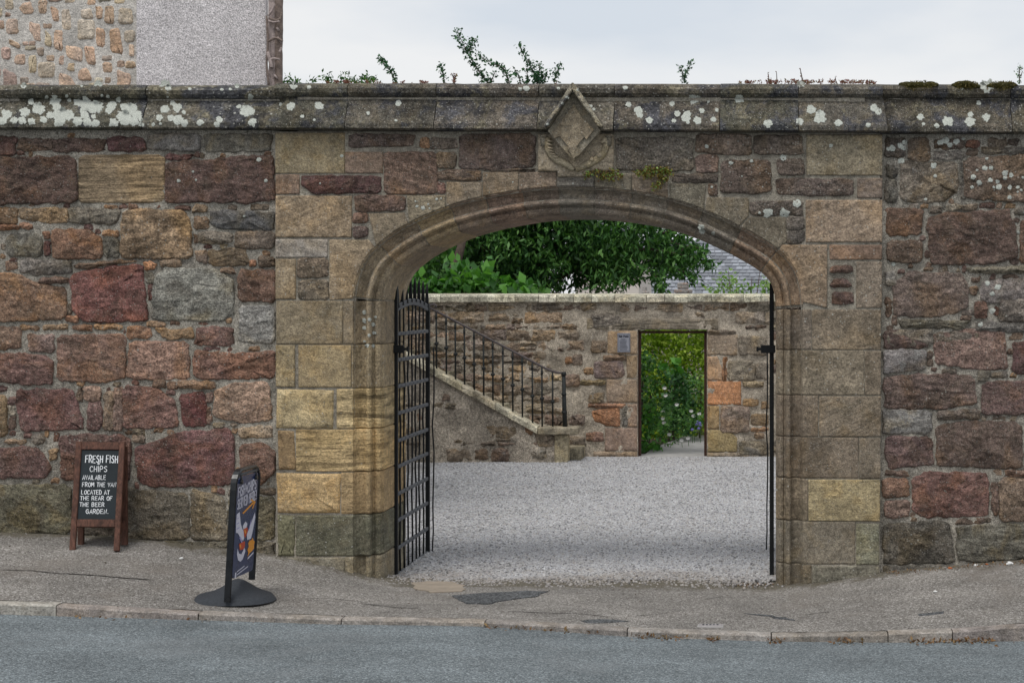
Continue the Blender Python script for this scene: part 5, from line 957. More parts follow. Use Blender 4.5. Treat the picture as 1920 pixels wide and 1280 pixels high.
m = MB(); m.tube([rp(804, 575), rp(804, string_y(804) + 3)], .022, 8); m.build('top_post', M['rail_iron'], rl, smooth=True)
# ------------------------------------------------------------------ the two iron gate leaves
YG, LG = .57, 1.35
def gate(px, label, mirror):
    xg = W(px, 0, YG).x; root = thing('iron_gate', label, 'gate', (xg, YG, -.09), 'iron gate leaves of the archway'); sgn = -1 if mirror else 1
    gz = lambda py: ZC - (py - VY) * (D + YG) / (D * K)
    ztop, zbot = gz(531), gz(1094)
    m = MB(); m.box((xg, YG, (ztop + zbot) / 2), (.036, .042, ztop - zbot), bev=.005); m.build('hinge_post', M['iron'], root)
    z2 = gz(572); m = MB(); m.box((xg, YG + LG, (z2 + zbot) / 2 + .02), (.036, .040, z2 - zbot - .02), bev=.005); m.build('closing_post', M['iron'], root)
    m = MB(); m.box((xg, YG + LG / 2, gz(1083)), (.022, LG - .05, .07), bev=.004); m.build('bottom_rail', M['iron_worn'], root)
    bars = [YG + LG * (i + 1) / 8.2 for i in range(7)]
    for i, py in enumerate((626, 675, 725, 775.6, 827, 876, 927, 977, 1029)):
        z = gz(py); m = MB(); n = 14; v = []
        m.box((xg + sgn * .002, YG + LG / 2, z), (.020, LG - .05, .030), bev=.004)
        for y in bars: m.sphere((xg, y, z), .026, 1, (.8, 1, .85))
        m.build('cross_rail', M['iron_worn'], root)
    m = MB(); pts = [Vector((xg, YG + .02 + (LG - .04) * t, gz(578) + .055 * math.sin(math.pi * t))) for t in np.linspace(0, 1, 9)]
    for d in (-.018, .0, .018): m.tube([q + Vector((0, 0, d)) for q in pts], .013, 6)
    m.build('top_band', M['iron_worn'], root)
    for i, y in enumerate(bars):
        rs = random.Random(i + 3); pts = [Vector((xg + rs.uniform(-.006, .006), y + rs.uniform(-.014, .014), gz(578) + .04 - (gz(578) + .04 - zbot - .06) * t)) for t in np.linspace(0, 1, 12)]
        m = MB(); m.tube(pts, .0082, 6); m.build('bar', M['iron'], root, smooth=True)
    for i in range(8):
        y = YG + .06 + (LG - .1) * i / 7; z = gz(575) + .05 * math.sin(math.pi * i / 7); m = MB(); m.tube([(xg, y, z), (xg, y, z + .05), (xg, y, z + .14), (xg, y + .012, z + .19), (xg, y + .022, z + .205)], [.014, .018, .013, .007, .002], 6); m.tube([(xg, y, z - .01), (xg, y, z + .02)], .022, 6); m.build('spike', M['iron'], root, smooth=True)
    zb_ = gz(654); m = MB(); dx_ = .02 if sgn > 0 else .03; m.box((xg - sgn * -dx_, YG - .045, zb_), (.12, .035, .066), bev=.006); m.box((xg + sgn * (dx_ + .07), YG - .045, zb_), (.03, .02, .022)); m.tube([(xg + sgn * (dx_ + .088), YG - .045, zb_ - .02), (xg + sgn * (dx_ + .088), YG - .045, zb_ + .02)], .010, 6); m.build('hinge_strap', M['iron'], root)
    m = MB(); rs = random.Random(5); m.tube([(xg + sgn * .045 + rs.uniform(-.008, .008), YG + LG + .02 + rs.uniform(-.02, .02), gz(660) - (gz(660) - zbot - .02) * t) for t in np.linspace(0, 1, 9)], .007, 6); m.build('drop_bolt', M['iron'], root, smooth=True)
    return root
gate(742, 'black iron gate leaf with spiked bars, open beside the buff left jamb', False); gate(1447, 'black iron gate leaf seen edge on, open against the darker right jamb', True)
# ------------------------------------------------------------------ chalkboard A-board by the wall
YA0, YA1 = -.42, -.12
cb0 = W(178, 1018, YA0); zg = pz(cb0.x, YA0)
def fnb(px, Y): return W(px, 0, Y).x
HB, WB = .80, .375; xl = fnb(131, YA0)
O = Vector((xl, YA0, zg - .0)); Uv = Vector((WB, 0.03, -.006)); top = Vector((fnb(144, YA1) + .0, YA1, W(0, 828, YA1).z)); Vv = top - O; Nn = Uv.cross(Vv).normalized()
if Nn.y > 0: Nn = -Nn
bp = lambda u, v, e=0.0: O + Uv * u + Vv * v + Nn * e
ab = thing('chalkboard_sign', 'wooden framed chalkboard advertising fish and chips, leaning by the long garden wall', 'sign', O + Uv * .5)
def plank(u0, v0, u1, v1, t0, t1, name, mat, parent=None, bevel=.004):
    m = MB(); c = [bp(u0, v0, t0), bp(u1, v0, t0), bp(u1, v1, t0), bp(u0, v1, t0), bp(u0, v0, t1), bp(u1, v0, t1), bp(u1, v1, t1), bp(u0, v1, t1)]
    m.add(c, [(0, 1, 2, 3), (7, 6, 5, 4), (0, 4, 5, 1), (1, 5, 6, 2), (2, 6, 7, 3), (3, 7, 4, 0)]); o = m.build(name, mat, parent or ab)
    bm = bmesh.new(); bm.from_mesh(o.data); bmesh.ops.recalc_face_normals(bm, faces=bm.faces)
    if bevel: bmesh.ops.bevel(bm, geom=list(bm.edges), offset=bevel, segments=2, affect='EDGES')
    bm.to_mesh(o.data); bm.free(); return o
plank(0, 0, .115, 1, -.012, .022, 'leg', M['wood']); plank(.885, 0, 1, 1, -.012, .022, 'leg', M['wood'])
plank(.116, .925, .884, .997, -.010, .018, 'top_rail', M['wood']); plank(.116, .215, .884, .285, -.010, .018, 'bottom_rail', M['wood'])
bd = plank(.116, .287, .884, .923, -.004, .006, 'chalkboard', M['board'], bevel=0)
BL = lambda y: 190 - 55 * (y - 165) / 695
LN = []
for t, x0, x1, yb_, yt_, wg in (('FRESH FISH', 228, 580, 295, 224, .0062), ('+', 358, 384, 322, 292, .005), ('CHIPS', 275, 462, 388, 332, .0042), ('AVAILABLE', 195, 446, 467, 424, .0042), ('FROM THE VAN', 191, 556, 538, 496, .0042), ('LOCATED AT', 180, 483, 614, 574, .0044), ('THE REAR OF', 167, 513, 672, 634, .0044), ('THE BEER', 160, 425, 736, 697, .0044), ('GARDEN.', 228, 468, 806, 764, .0046)):
    u = lambda x, y: .116 + .768 * (x - BL(y)) / 411; vv = lambda y: .923 - .636 * (y - 168) / 695
    LN.append((t, u(x0, yb_) * WB, u(x1, yb_) * WB, vv(yb_) * HB, vv(yt_) * HB, wg))
letters('chalk_lettering', LN, lambda a, b, e: bp(a / WB, b / HB, .0068 + e), M['chalk'], bd)
# its back leaf, standing behind
O2 = O + Vector((-.008, .17, 0)); O2.z = pz(O2.x, O2.y); V2 = bp(0, .97, -.03) - O2
for u in (.0, .885):
    m = MB(); c = [O2 + Uv * u, O2 + Uv * (u + .115)]; w2 = [c[0], c[1], c[1] + V2, c[0] + V2]; m.add(w2 + [q + Vector((0, .028, 0)) for q in w2], [(0, 1, 2, 3), (7, 6, 5, 4), (0, 4, 5, 1), (1, 5, 6, 2), (2, 6, 7, 3), (3, 7, 4, 0)]); m.build('back_leg', M['wood'], ab)
m = MB(); w2 = [O2 + Uv * .116 + V2 * .22, O2 + Uv * .884 + V2 * .22, O2 + Uv * .884 + V2 * .3, O2 + Uv * .116 + V2 * .3]; m.add(w2 + [q + Vector((0, .024, 0)) for q in w2], [(0, 1, 2, 3), (7, 6, 5, 4), (0, 4, 5, 1), (1, 5, 6, 2), (2, 6, 7, 3), (3, 7, 4, 0)]); m.build('back_rail', M['wood'], ab)
# ------------------------------------------------------------------ pavement sign with a printed panel
XS_, Y0, Y1 = -3.84, -1.66, -1.17
zb0 = pz(XS_, (Y0 + Y1) / 2)
ps = thing('pavement_sign', 'black framed swinging pavement sign with navy fish and chips print on rubber base', 'sign', (XS_, (Y0 + Y1) / 2, zb0))
v = []; f = []; na, nr_ = 40, 9; cy = (Y0 + Y1) / 2
for r in range(nr_ + 1):
    t = r / nr_
    for i in range(na):
        a = 2 * math.pi * i / na; ca, sa = math.cos(a), math.sin(a); e = 2 / 2.35
        X = XS_ - .025 + .29 * t * math.copysign(abs(ca) ** e, ca); Y = cy + .24 * t * math.copysign(abs(sa) ** e, sa)
        ridge = math.exp(-((X - XS_) / .11) ** 2); z = zb0 + .022 + (.125 * ridge + .045 * (1 - ridge)) * (1 - t ** 2.2) * (1 - .25 * abs(Y - cy) / .24) - (.012 if r == nr_ else 0) - (.02 if r == nr_ else 0)
        v.append((X, Y, z))
for r in range(nr_):
    for i in range(na): f.append((r * na + i, (r + 1) * na + i, (r + 1) * na + (i + 1) % na, r * na + (i + 1) % na))
build('rubber_base', v, f, M['rubber'], ps, smooth=True)
HT = 1.04; TW = .045
def uframe(r):
    P = [(Y0, zb0 + .02), (Y0, zb0 + .3), (Y0, zb0 + .6), (Y0, HT - .13)]
    P += [(Y0 + r - r * math.cos(a), HT - r + r * math.sin(a)) for a in np.linspace(0, math.pi / 2, 7)[1:]]
    P += [(Y1 - r + r * math.sin(a), HT - r + r * math.cos(a)) for a in np.linspace(0, math.pi / 2, 7)]
    return P + [(Y1, HT - .2), (Y1, zb0 + .6), (Y1, zb0 + .1)]
P = uframe(.11); v = []; f = []; n = len(P)
for i, (y, z) in enumerate(P):
    a, b = P[max(i - 1, 0)], P[min(i + 1, n - 1)]; t = ((b[0] - a[0]), (b[1] - a[1])); l = math.hypot(*t); ny, nzv = -t[1] / l, t[0] / l
    lean = 0.055 * (z - zb0) + TW * (y - Y0)
    for dx, dn in ((-.022, -.011), (.018, -.011), (.023, 0), (.018, .011), (-.022, .011)): v.append((XS_ + dx + lean, y + ny * dn, z + nzv * dn))
for i in range(n - 1):
    for j in range(5): f.append((i * 5 + j, i * 5 + (j + 1) % 5, (i + 1) * 5 + (j + 1) % 5, (i + 1) * 5 + j))
f += [(4, 3, 2, 1, 0), tuple(range((n - 1) * 5, n * 5))]
o = build('frame', v, f, M['frame_black'], ps); bm = bmesh.new(); bm.from_mesh(o.data); bmesh.ops.recalc_face_normals(bm, faces=bm.faces); bm.to_mesh(o.data); bm.free()
PA, PB, ZA, ZB_ = Y0 + .03, Y1 - .03, zb0 + .165, HT - .045
px_ = lambda z: XS_ + .010 + .055 * (z - zb0)
def pnl(u, v_, e=0.0): z = ZA + (ZB_ - ZA) * v_; y = PA + (PB - PA) * u; return Vector((px_(z) + e + TW * (y - Y0), y, z))
m = MB(); rr_ = .09; ol = []
for cx_, cy_, a0 in ((1 - rr_, .06, -90), (1 - rr_, .955, 0), (rr_, .955, 90), (rr_, .06, 180)):
    for a in np.linspace(0, 90, 5): th = math.radians(a0 + a); ol.append((cx_ + rr_ * math.cos(th), cy_ + .045 * math.sin(th)))
n = len(ol); v = [pnl(a, b, .004) for a, b in ol] + [pnl(a, b, -.004) for a, b in ol]
pnp = build('printed_panel', v, [tuple(range(n)), tuple(range(2 * n - 1, n - 1, -1))] + [((i + 1) % n, i, i + n, (i + 1) % n + n) for i in range(n)], M['navy'], ps)
for y in (Y0 + .09, Y1 - .09):
    hx = px_(HT) + TW * (y - Y0); m = MB(); m.tube([(hx, y, HT - .015), (hx, y + .01, HT - .055), (hx + .006, y, HT - .085)], .009, 6); m.tube([(hx - .01, y, HT - .082), (hx + .016, y, HT - .082)], .016, 8); m.build('hook', M['frame_black'], ps, smooth=True)
m = MB(); m.tube([(px_(HT) + TW * .07, Y0 + .07, HT - .03), (px_(HT) + TW * (Y1 - Y0 - .07), Y1 - .07, HT - .03)], .011, 8); m.build('hanging_bar', M['iron_worn'], ps, smooth=True)
HP, WP = ZB_ - ZA, PB - PA
letters('printed_lettering', [('FISH+CHIPS', .06 * WP, .92 * WP, .800 * HP, .895 * HP, .0125), ('SERVED HERE!', .06 * WP, .95 * WP, .685 * HP, .775 * HP, .0115)], lambda a, b, e: pnl(a / WP, b / HP + .045 * (a / WP), .0052 + e), M['print_white'], pnp)
def flat(name, polys, mat, e=.0055):
    v = []; f = []
    for P in polys: n = len(v); v += [pnl(a, b, e) for a, b in P]; f.append(tuple(range(n, n + len(P))))
    return build(name, v, f, mat, pnp)
flat('printed_arrow', [[(.30, .635), (.36, .622), (.86, .695), (.82, .712)], [(.66, .738), (.72, .742), (.92, .706), (.84, .698)], [(.86, .70), (.94, .706), (.82, .645), (.76, .645)]], M['print_orange'])
flat('printed_wings', [[(.04, .64), (.17, .655), (.26, .53), (.36, .47), (.44, .44), (.46, .37), (.40, .355), (.26, .40), (.14, .45), (.05, .46), (.03, .55)], [(.92, .60), (1.0 - .04, .545), (.88, .43), (.80, .345), (.62, .345), (.58, .40), (.66, .455), (.78, .51)], [(.36, .505), (.48, .54), (.58, .51), (.54, .465), (.40, .455)]], M['print_white'])
flat('printed_feathers', [[(.07, .60), (.14, .605), (.14, .596), (.07, .59)], [(.06, .55), (.17, .556), (.17, .546), (.06, .54)], [(.07, .50), (.20, .507), (.20, .496), (.07, .49)], [(.22, .40), (.30, .40), (.40, .33), (.36, .325)], [(.64, .43), (.70, .45), (.78, .54), (.74, .535)]], M['print_lilac'], .0060)
flat('printed_body', [[(.40, .47), (.58, .475), (.62, .44), (.52, .375), (.44, .40)], [(.22, .34), (.50, .345), (.52, .30), (.46, .265), (.26, .275)]], M['print_red'], .0063)
flat('printed_stripes', [[(.43, .455), (.47, .462), (.55, .425), (.50, .415)], [(.26, .325), (.31, .33), (.33, .295), (.28, .29)], [(.66, .31), (.74, .335), (.80, .325), (.88, .35), (.92, .32), (.99, .30), (.96, .265), (.98, .235), (.88, .215), (.78, .205), (.66, .175), (.70, .215), (.64, .245), (.70, .275)]], M['print_orange'], .0066)
flat('printed_tail', [[(.16, .30), (.24, .245), (.36, .225), (.50, .28), (.55, .24), (.44, .17), (.34, .155), (.22, .18), (.15, .24)], [(.68, .165), (.96, .20), (.96, .185), (.68, .145)], [(.10, .065), (.17, .07), (.17, .015), (.10, .01)], [(.20, .075), (.55, .10), (.55, .09), (.20, .063)], [(.20, .045), (.72, .08), (.72, .07), (.20, .033)]], M['print_white'], .0060)
# ------------------------------------------------------------------ planting
def leaves(name, Pn, size, mat, parent=None, droop=.3, aspect=.45, spread=1.0, seed=1):
    rs = np.random.RandomState(seed); Pn = np.asarray(Pn, float); n = len(Pn); L_ = size * rs.uniform(.55, 1.25, n)[:, None]
    d = rs.normal(size=(n, 3)) * spread; d[:, 2] -= droop; d /= np.linalg.norm(d, axis=1)[:, None]
    r = rs.normal(size=(n, 3)); r[:, 2] += .8; s = np.cross(d, r); s /= (np.linalg.norm(s, axis=1)[:, None] + 1e-9); u = np.cross(s, d)
    A0 = Pn; B = Pn + d * L_ * .45 + s * L_ * aspect * .5 + u * L_ * .08; T = Pn + d * L_; B2 = Pn + d * L_ * .45 - s * L_ * aspect * .5 + u * L_ * .08
    v = np.stack([A0, B, T, B2], 1).reshape(-1, 3); o0 = np.array(v.mean(0)); v = v - o0
    me = bpy.data.meshes.new(name); me.vertices.add(4 * n); me.vertices.foreach_set('co', v.ravel()); i = np.arange(n) * 4
    lp = np.stack([i, i + 1, i + 2, i, i + 2, i + 3], 1).ravel(); me.loops.add(6 * n); me.loops.foreach_set('vertex_index', lp); me.polygons.add(2 * n); me.polygons.foreach_set('loop_start', np.arange(2 * n) * 3); me.update(); me.validate(); me.materials.append(mat)
    o = bpy.data.objects.new(name, me); C.objects.link(o); o.parent = parent; c = Vector(o0); o.location = c - wl(parent); WLOC[o.name] = c; return o
def clumps(centers, per, rad, seed=1, flat=.75):
    rs = np.random.RandomState(seed); out_ = []
    for (x, y, z, s) in centers:
        k_ = int(per * s * s); q = rs.normal(size=(k_, 3)) * .5; l = np.linalg.norm(q, axis=1)[:, None]; q = q / (l + 1e-6) * np.minimum(l, 1.0) ** .6; out_.append(np.array([x, y, z]) + q * rad * s * np.array([1, 1, flat]))
    return np.concatenate(out_)
def pts_px(poly_fn, n, Yr, x0, x1, y0, y1, rs):
    o = []
    while len(o) < n:
        x, y = rs.uniform(x0, x1), rs.uniform(y0, y1)
        if poly_fn(x, y): p = W(x, y, rs.uniform(*Yr)); o.append((p.x, p.y, p.z))
    return o
rs = np.random.RandomState(11)
# the big tree beyond the back wall
tr = thing('tree', 'large dark green spreading tree beyond the back wall, filling the arch', 'tree', W(1010, 860, 18.6))
m = MB(); m.tube([W(1010, 880, 18.6), W(1005, 640, 18.6), W(1015, 520, 18.6), W(1000, 440, 18.6)], [.22, .18, .14, .08], 9); m.build('trunk', M['bark'], tr, smooth=True)
for pts, r in (([(1008, 560), (940, 500), (880, 440), (830, 410)], .07), ([(1012, 540), (1090, 500), (1180, 470), (1240, 470), (1296, 488)], .06), ([(1012, 500), (1060, 440), (1110, 380)], .06), ([(1180, 470), (1240, 450), (1300, 470)], .035), ([(1080, 500), (1130, 480), (1150, 440)], .03)): m = MB(); cp = catmull(pts, 4); m.tube([W(a, b, 18.4 + .3 * nz3(a * .02, b * .02)) for a, b in cp], [r * (1 - .7 * i / len(cp)) for i in range(len(cp))], 6); m.build('limb', M['bark'], tr, smooth=True)
def tree_shape(x, y):
    if y < 330: return ((x - 1030) / 330) ** 2 + ((y - 330) / 130) ** 2 < 1
    low = 548 if x < 990 else (545 - 40 * math.exp(-((x - 1080) / 26) ** 2) - 22 * math.exp(-((x - 1175) / 30) ** 2))
    hi_r = float(np.interp(y, [330, 405, 425, 445, 470, 495, 510, 550], [1300, 1236, 1228, 1246, 1276, 1286, 1226, 1204]))
    if y > 490 and x > 1040 and nz3(x * .017, y * .030, 3.3) < -.15: return False
    return 735 < x < hi_r and y < low
cs = [(*p, rs.uniform(.45, 1.25)) for p in pts_px(tree_shape, 440, (17.6, 20.6), 730, 1350, 210, 555, rs)]
leaves('crown', clumps(cs, 190, .46, 3, .7), .145, M['leaf_dark'], tr, droop=.9, aspect=.36, seed=4)
cs = [(*p, rs.uniform(.5, 1.0)) for p in pts_px(tree_shape, 150, (17.0, 17.8), 800, 1330, 300, 540, rs)]
leaves('outer_leaves', clumps(cs, 80, .42, 5, .6), .14, M['leaf_mid'], tr, droop=1.1, aspect=.36, seed=6)
P_ = []
for pts in ([(1240, 470), (1280, 478), (1310, 486), (1334, 492)], [(1235, 440), (1262, 432), (1284, 440)], [(1250, 500), (1284, 510), (1302, 522)], [(1225, 515), (1238, 530), (1240, 546)], [(1262, 486), (1290, 462), (1318, 468)]):
    cp = catmull(pts, 5); m = MB(); m.tube([W(a, b, 17.3) for a, b in cp], [.02 - .012 * i / len(cp) for i in range(len(cp))], 5); m.build('twig', M['bark'], tr, smooth=True)
    for a, b in cp:
        for _ in range(16): P_.append(tuple(W(a + rs.normal() * 6, b + rs.normal() * 5 + 2, 17.3 + rs.normal() * .15)))
leaves('spray_leaves', P_, .13, M['leaf_mid'], tr, droop=.7, aspect=.4, seed=66)
# a slanting trunk on the left with its own leaves
t2 = thing('tree', 'slender leaning tree with bare slanting trunk left of the big tree', 'tree', W(820, 860, 13.4))
m = MB(); m.tube([W(815, 880, 13.3), W(835, 560, 13.3), W(850, 510, 13.3), W(864, 465, 13.4), W(872, 430, 13.5)], [.10, .085, .08, .065, .05], 8); m.build('trunk', M['bark'], t2, smooth=True)
cs = [(*p, rs.uniform(.5, .9)) for p in pts_px(lambda x, y: True, 34, (13.8, 14.6), 700, 860, 430, 540, rs)]
leaves('crown', clumps(cs, 90, .36, 8), .13, M['leaf_mid'], t2, droop=.6, seed=9)
sb = thing('shrub', 'bright broad leaved shrub over the back wall left of the doorway', 'shrub', W(880, 860, 12.6))
cs = [(*p, rs.uniform(.4, .8)) for p in pts_px(lambda x, y: y > 512 + 22 * abs(math.sin(x * .021)) or (abs(x - 880) < 34 and y > 498), 105, (12.2, 12.9), 740, 990, 500, 556, rs)]
leaves('foliage', clumps(cs, 34, .26, 12, .9), .17, M['leaf_bright'], sb, droop=.5, aspect=.75, seed=13)
cs = [(*p, rs.uniform(.5, .9)) for p in pts_px(lambda x, y: True, 50, (12.4, 13.0), 720, 1010, 545, 640, rs)]
leaves('lower_foliage', clumps(cs, 40, .3, 14, .9), .16, M['leaf_mid'], sb, droop=.5, aspect=.7, seed=15)
m = MB()
for a in (780, 830, 880, 930, 970): m.tube([W(a, 870, 12.6), W(a + 6, 640, 12.6), W(a + 3, 545, 12.6)], [.025, .02, .008], 6)
m.build('stems', M['bark'], sb, smooth=True)
s2 = thing('shrub', 'pale feathery shrub over the back wall right of the doorway', 'shrub', W(1390, 860, 12.8))
cs = [(*p, rs.uniform(.35, .7)) for p in pts_px(lambda x, y: y > 545 - 36 * math.exp(-((x - 1365) / 24) ** 2) - 32 * math.exp(-((x - 1430) / 30) ** 2), 80, (12.4, 13.4), 1330, 1480, 505, 570, rs)]
leaves('foliage', clumps(cs, 26, .24, 21, 1.0), .085, M['leaf_pale'], s2, droop=.2, aspect=.5, seed=22)
m = MB()
for a, b in ((1352, 520), (1366, 508), (1380, 525), (1410, 520), (1425, 508), (1440, 516)): m.tube([W(1390, 870, 12.8), W((a + 1390) / 2, 640, 12.8), W(a, b, 12.8)], [.02, .015, .005], 6)
m.build('stems', M['bark'], s2, smooth=True)
# more trees past the right-hand end of the back wall, where a step aside would look
t4 = thing('tree', 'round green tree beyond the right end of the back wall', 'tree', W(1640, 860, 19))
m = MB(); m.tube([W(1640, 900, 19), W(1640, 480, 19)], [.2, .12], 8); m.build('trunk', M['bark'], t4, smooth=True)
leaves('crown', clumps([(*q, rs.uniform(.5, 1.1)) for q in pts_px(lambda x, y: ((x - 1640) / 120) ** 2 + ((y - 470) / 90) ** 2 < 1, 130, (18, 20.5), 1520, 1760, 370, 560, rs)], 120, .45, 96), .15, M['leaf_mid'], t4, droop=.6, aspect=.4, seed=97)
# seen through the doorway: path, hedges, border
gp = []
for i, (y, c_, wd) in enumerate(((YB + .30, 1266, 60), (YB + 1.2, 1276, 58), (YB + 2.4, 1297, 52), (YB + 3.8, 1330, 50), (YB + 5.5, 1385, 50), (YB + 7.5, 1470, 50))): gp += [(W(c_ - wd, 0, y).x, y, -.022 + .003 * i), (W(c_ + wd, 0, y).x, y, -.022 + .003 * i)]
tag(build('garden_path', gp, [(2 * i, 2 * i + 1, 2 * i + 3, 2 * i + 2) for i in range(5)], M['concrete'], None), kind='structure')
tag(sheet('garden_ground', [-30, -8, -5, -3, -1, 0, 1, 3, 10, 30], [YB + .3, 12, 13, 14, 16, 20, 30, 45, 70], lambda x, y: -.05, M['soil']), kind='structure')
h1 = thing('hedge', 'pale yellow green hedge filling the far end behind the doorway', 'hedge', W(1260, 850, 16.2))
def inside(n, x0, x1, y0, y1, Yr, fn=lambda x, y: True): return pts_px(fn, n, Yr, x0, x1, y0, y1, rs)
cs = [(*p, rs.uniform(.5, 1.0)) for p in inside(330, 1150, 1400, 585, 860, (15.2, 16.0))]
leaves('foliage', clumps(cs, 95, .34, 31), .095, M['leaf_yellow'], h1, droop=.2, aspect=.5, seed=32)
m = MB()
for a in (1180, 1230, 1280, 1330, 1380): m.tube([W(a, 870, 16.4), W(a + 8, 640, 16.4)], [.04, .02], 6)
m.build('stems', M['bark'], h1)
b1 = thing('shrub', 'dark ivy leaved shrub just inside the doorway on its left side', 'shrub', W(1205, 850, 12.8))
cs = [(*p, rs.uniform(.4, .8)) for p in inside(80, 1160, 1240, 660, 800, (12.2, 13.6), lambda x, y: x < 1240 - 18 * math.sin((y - 640) * .03) ** 2)]
leaves('foliage', clumps(cs, 52, .26, 41), .085, M['leaf_mid'], b1, droop=.5, aspect=.7, seed=42)
m = MB(); m.tube([W(1198, 870, 12.8), W(1206, 700, 12.8)], [.03, .015], 6); m.tube([W(1214, 870, 13), W(1220, 740, 13)], [.03, .015], 6); m.build('stems', M['bark'], b1)
b2 = thing('shrub', 'dark bushy shrub in the middle of the doorway topped by big leaves', 'shrub', W(1275, 840, 14.4))
cs = [(*p, rs.uniform(.4, .85)) for p in inside(55, 1248, 1300, 690, 800, (14.0, 14.8), lambda x, y: y > 690 + abs(x - 1272) * .8)]
leaves('foliage', clumps(cs, 60, .27, 51), .09, M['leaf_dark'], b2, droop=.3, aspect=.6, seed=52)
leaves('big_leaves', [tuple(W(a, b, 13.9)) for a, b in ((1246, 690), (1254, 686), (1262, 680), (1268, 676), (1273, 684), (1266, 690), (1276, 690), (1256, 694), (1249, 686), (1270, 679), (1262, 692), (1278, 686), (1260, 684), (1272, 694), (1252, 690), (1266, 684), (1280, 692), (1245, 695))], .17, M['leaf_bright'], b2, droop=.1, aspect=.8, seed=3)
m = MB(); m.tube([W(1262, 850, 14.4), W(1262, 760, 14.4), W(1266, 720, 14.4)], [.03, .025, .015], 6); m.tube([W(1254, 850, 14.3), W(1256, 770, 14.3)], .02, 6); m.build('stems', M['bark'], b2)
b3 = thing('shrub', 'light green shrub on the right of the doorway beside the path', 'shrub', W(1312, 830, 14.8))
cs = [(*p, rs.uniform(.35, .7)) for p in inside(50, 1295, 1350, 700, 800, (14.2, 15.2))]
leaves('foliage', clumps(cs, 50, .24, 61), .075, M['leaf_pale'], b3, droop=.2, aspect=.5, seed=62)
m = MB(); m.tube([W(1312, 836, 14.8), W(1314, 730, 14.8)], .02, 6); m.build('stems', M['bark'], b3)
b4 = thing('shrub', 'low glossy green plant at the bottom left of the doorway', 'shrub', W(1215, 852, 12.3))
cs = [(*p, rs.uniform(.35, .7)) for p in inside(60, 1165, 1252, 772, 852, (12.0, 12.8), lambda x, y: x < 1236 - max(0, y - 822) * .5)]
leaves('foliage', clumps(cs, 36, .22, 71), .10, M['leaf_bright'], b4, droop=.4, aspect=.6, seed=72)
b5 = thing('flower_border', 'mixed border of low plants along the garden path edge', 'plants', W(1290, 826, 13.8), kind='stuff')
cs = [(*p, rs.uniform(.3, .55)) for p in inside(100, 1240, 1345, 770, 846, (13.0, 14.6), lambda x, y: y < 838 - max(0, x - 1236) * .47)]
leaves('foliage', clumps(cs, 40, .24, 81), .065, M['leaf_mid'], b5, droop=0, aspect=.4, seed=82)
leaves('pale_foliage', clumps(cs[::3], 25, .24, 83), .06, M['leaf_pale'], b5, droop=0, aspect=.3, seed=84)
fl = [(1246, 727, 13.4), (1248, 741, 13.4), (1269, 758, 13.4), (1243, 772, 13.1), (1247, 779, 13.1), (1243, 784, 13.1), (1258, 777, 13.1), (1245, 792, 13.1), (1286, 764, 13.8), (1296, 770, 13.8), (1309, 768, 13.8), (1311, 775, 13.8), (1306, 777, 13.8), (1300, 779, 13.8), (1305, 783, 13.8), (1255, 814, 12.9), (1278, 825, 13), (1290, 821, 13.2), (1313, 773, 13.8), (1250, 799, 13), (1262, 788, 13)]
for a, b, Y in fl[:3] + fl[3:16:2] + fl[16:18]:
    p = W(a, b, Y); root = thing('daisy', 'white daisy flower on a thin stem in the doorway border', 'flower', p, 'white daisies beside the garden path'); m = MB(); n = 8
    for i in range(n):
        t = 2 * math.pi * i / n; e = Vector((math.cos(t), -.35, math.sin(t) * .8)) * .036; s1 = Vector((-math.sin(t), 0, math.cos(t))) * .014; k0 = len(m.v); m.v += [tuple(p), tuple(p + e * .6 + s1), tuple(p + e), tuple(p + e * .6 - s1)]; m.f.append((k0, k0 + 1, k0 + 2, k0 + 3))
    m.build('flower_head', M['petal'], root); m = MB(); m.tube([p + Vector((0, .004, 0)), p + Vector((.01, .03, -.12)), Vector((p.x + .02, p.y + .05, -.05))], .004, 5); m.build('stem', M['leaf_mid'], root)
m = MB()
for a, b in ((1309, 790), (1312, 793), (1306, 795), (1313, 797), (1298, 805), (1310, 803)): m.sphere(W(a, b, 13.5), .028, 1, (1, .6, .8))
m.build('blue_flowers', M['petal_blue'], b5)
# roofs beyond
YF = 42.0
rf = thing('slate_roofed_building', 'grey slate roof of a building far behind the trees', 'building', W(1320, 640, YF))
e0, r0 = W(1120, 600, YF), W(1120, 457, YF + 4.5); x0, x1 = W(1130, 0, YF).x, W(1760, 0, YF).x; nrow = 22; sl = (r0 - e0); sl.x = 0
v = []; f = []; nrm_ = Vector((1, 0, 0)).cross(sl).normalized(); nrm_ = nrm_ if nrm_.y < 0 else -nrm_
for j in range(nrow):
    x = x0 + (.12 if j % 2 else 0)
    while x < x1:
        wd = .235 + random.uniform(-.012, .012); t0, t1 = j / nrow, (j + 1.15) / nrow; lift = .03 + random.uniform(-.006, .01); a = Vector((x, e0.y, e0.z)) + sl * t0 + nrm_ * (lift + .01); b = Vector((x, e0.y, e0.z)) + sl * min(1, t1) + nrm_ * .008; wv = Vector((wd - .03, 0, 0)); n = len(v)
        v += [a, a + wv, b + wv, b, a - nrm_ * .04, a + wv - nrm_ * .04]; f += [(n, n + 1, n + 2, n + 3), (n + 4, n + 5, n + 1, n)]; x += wd
tag(build('slates', v, f, M['slate'], rf), kind='stuff')
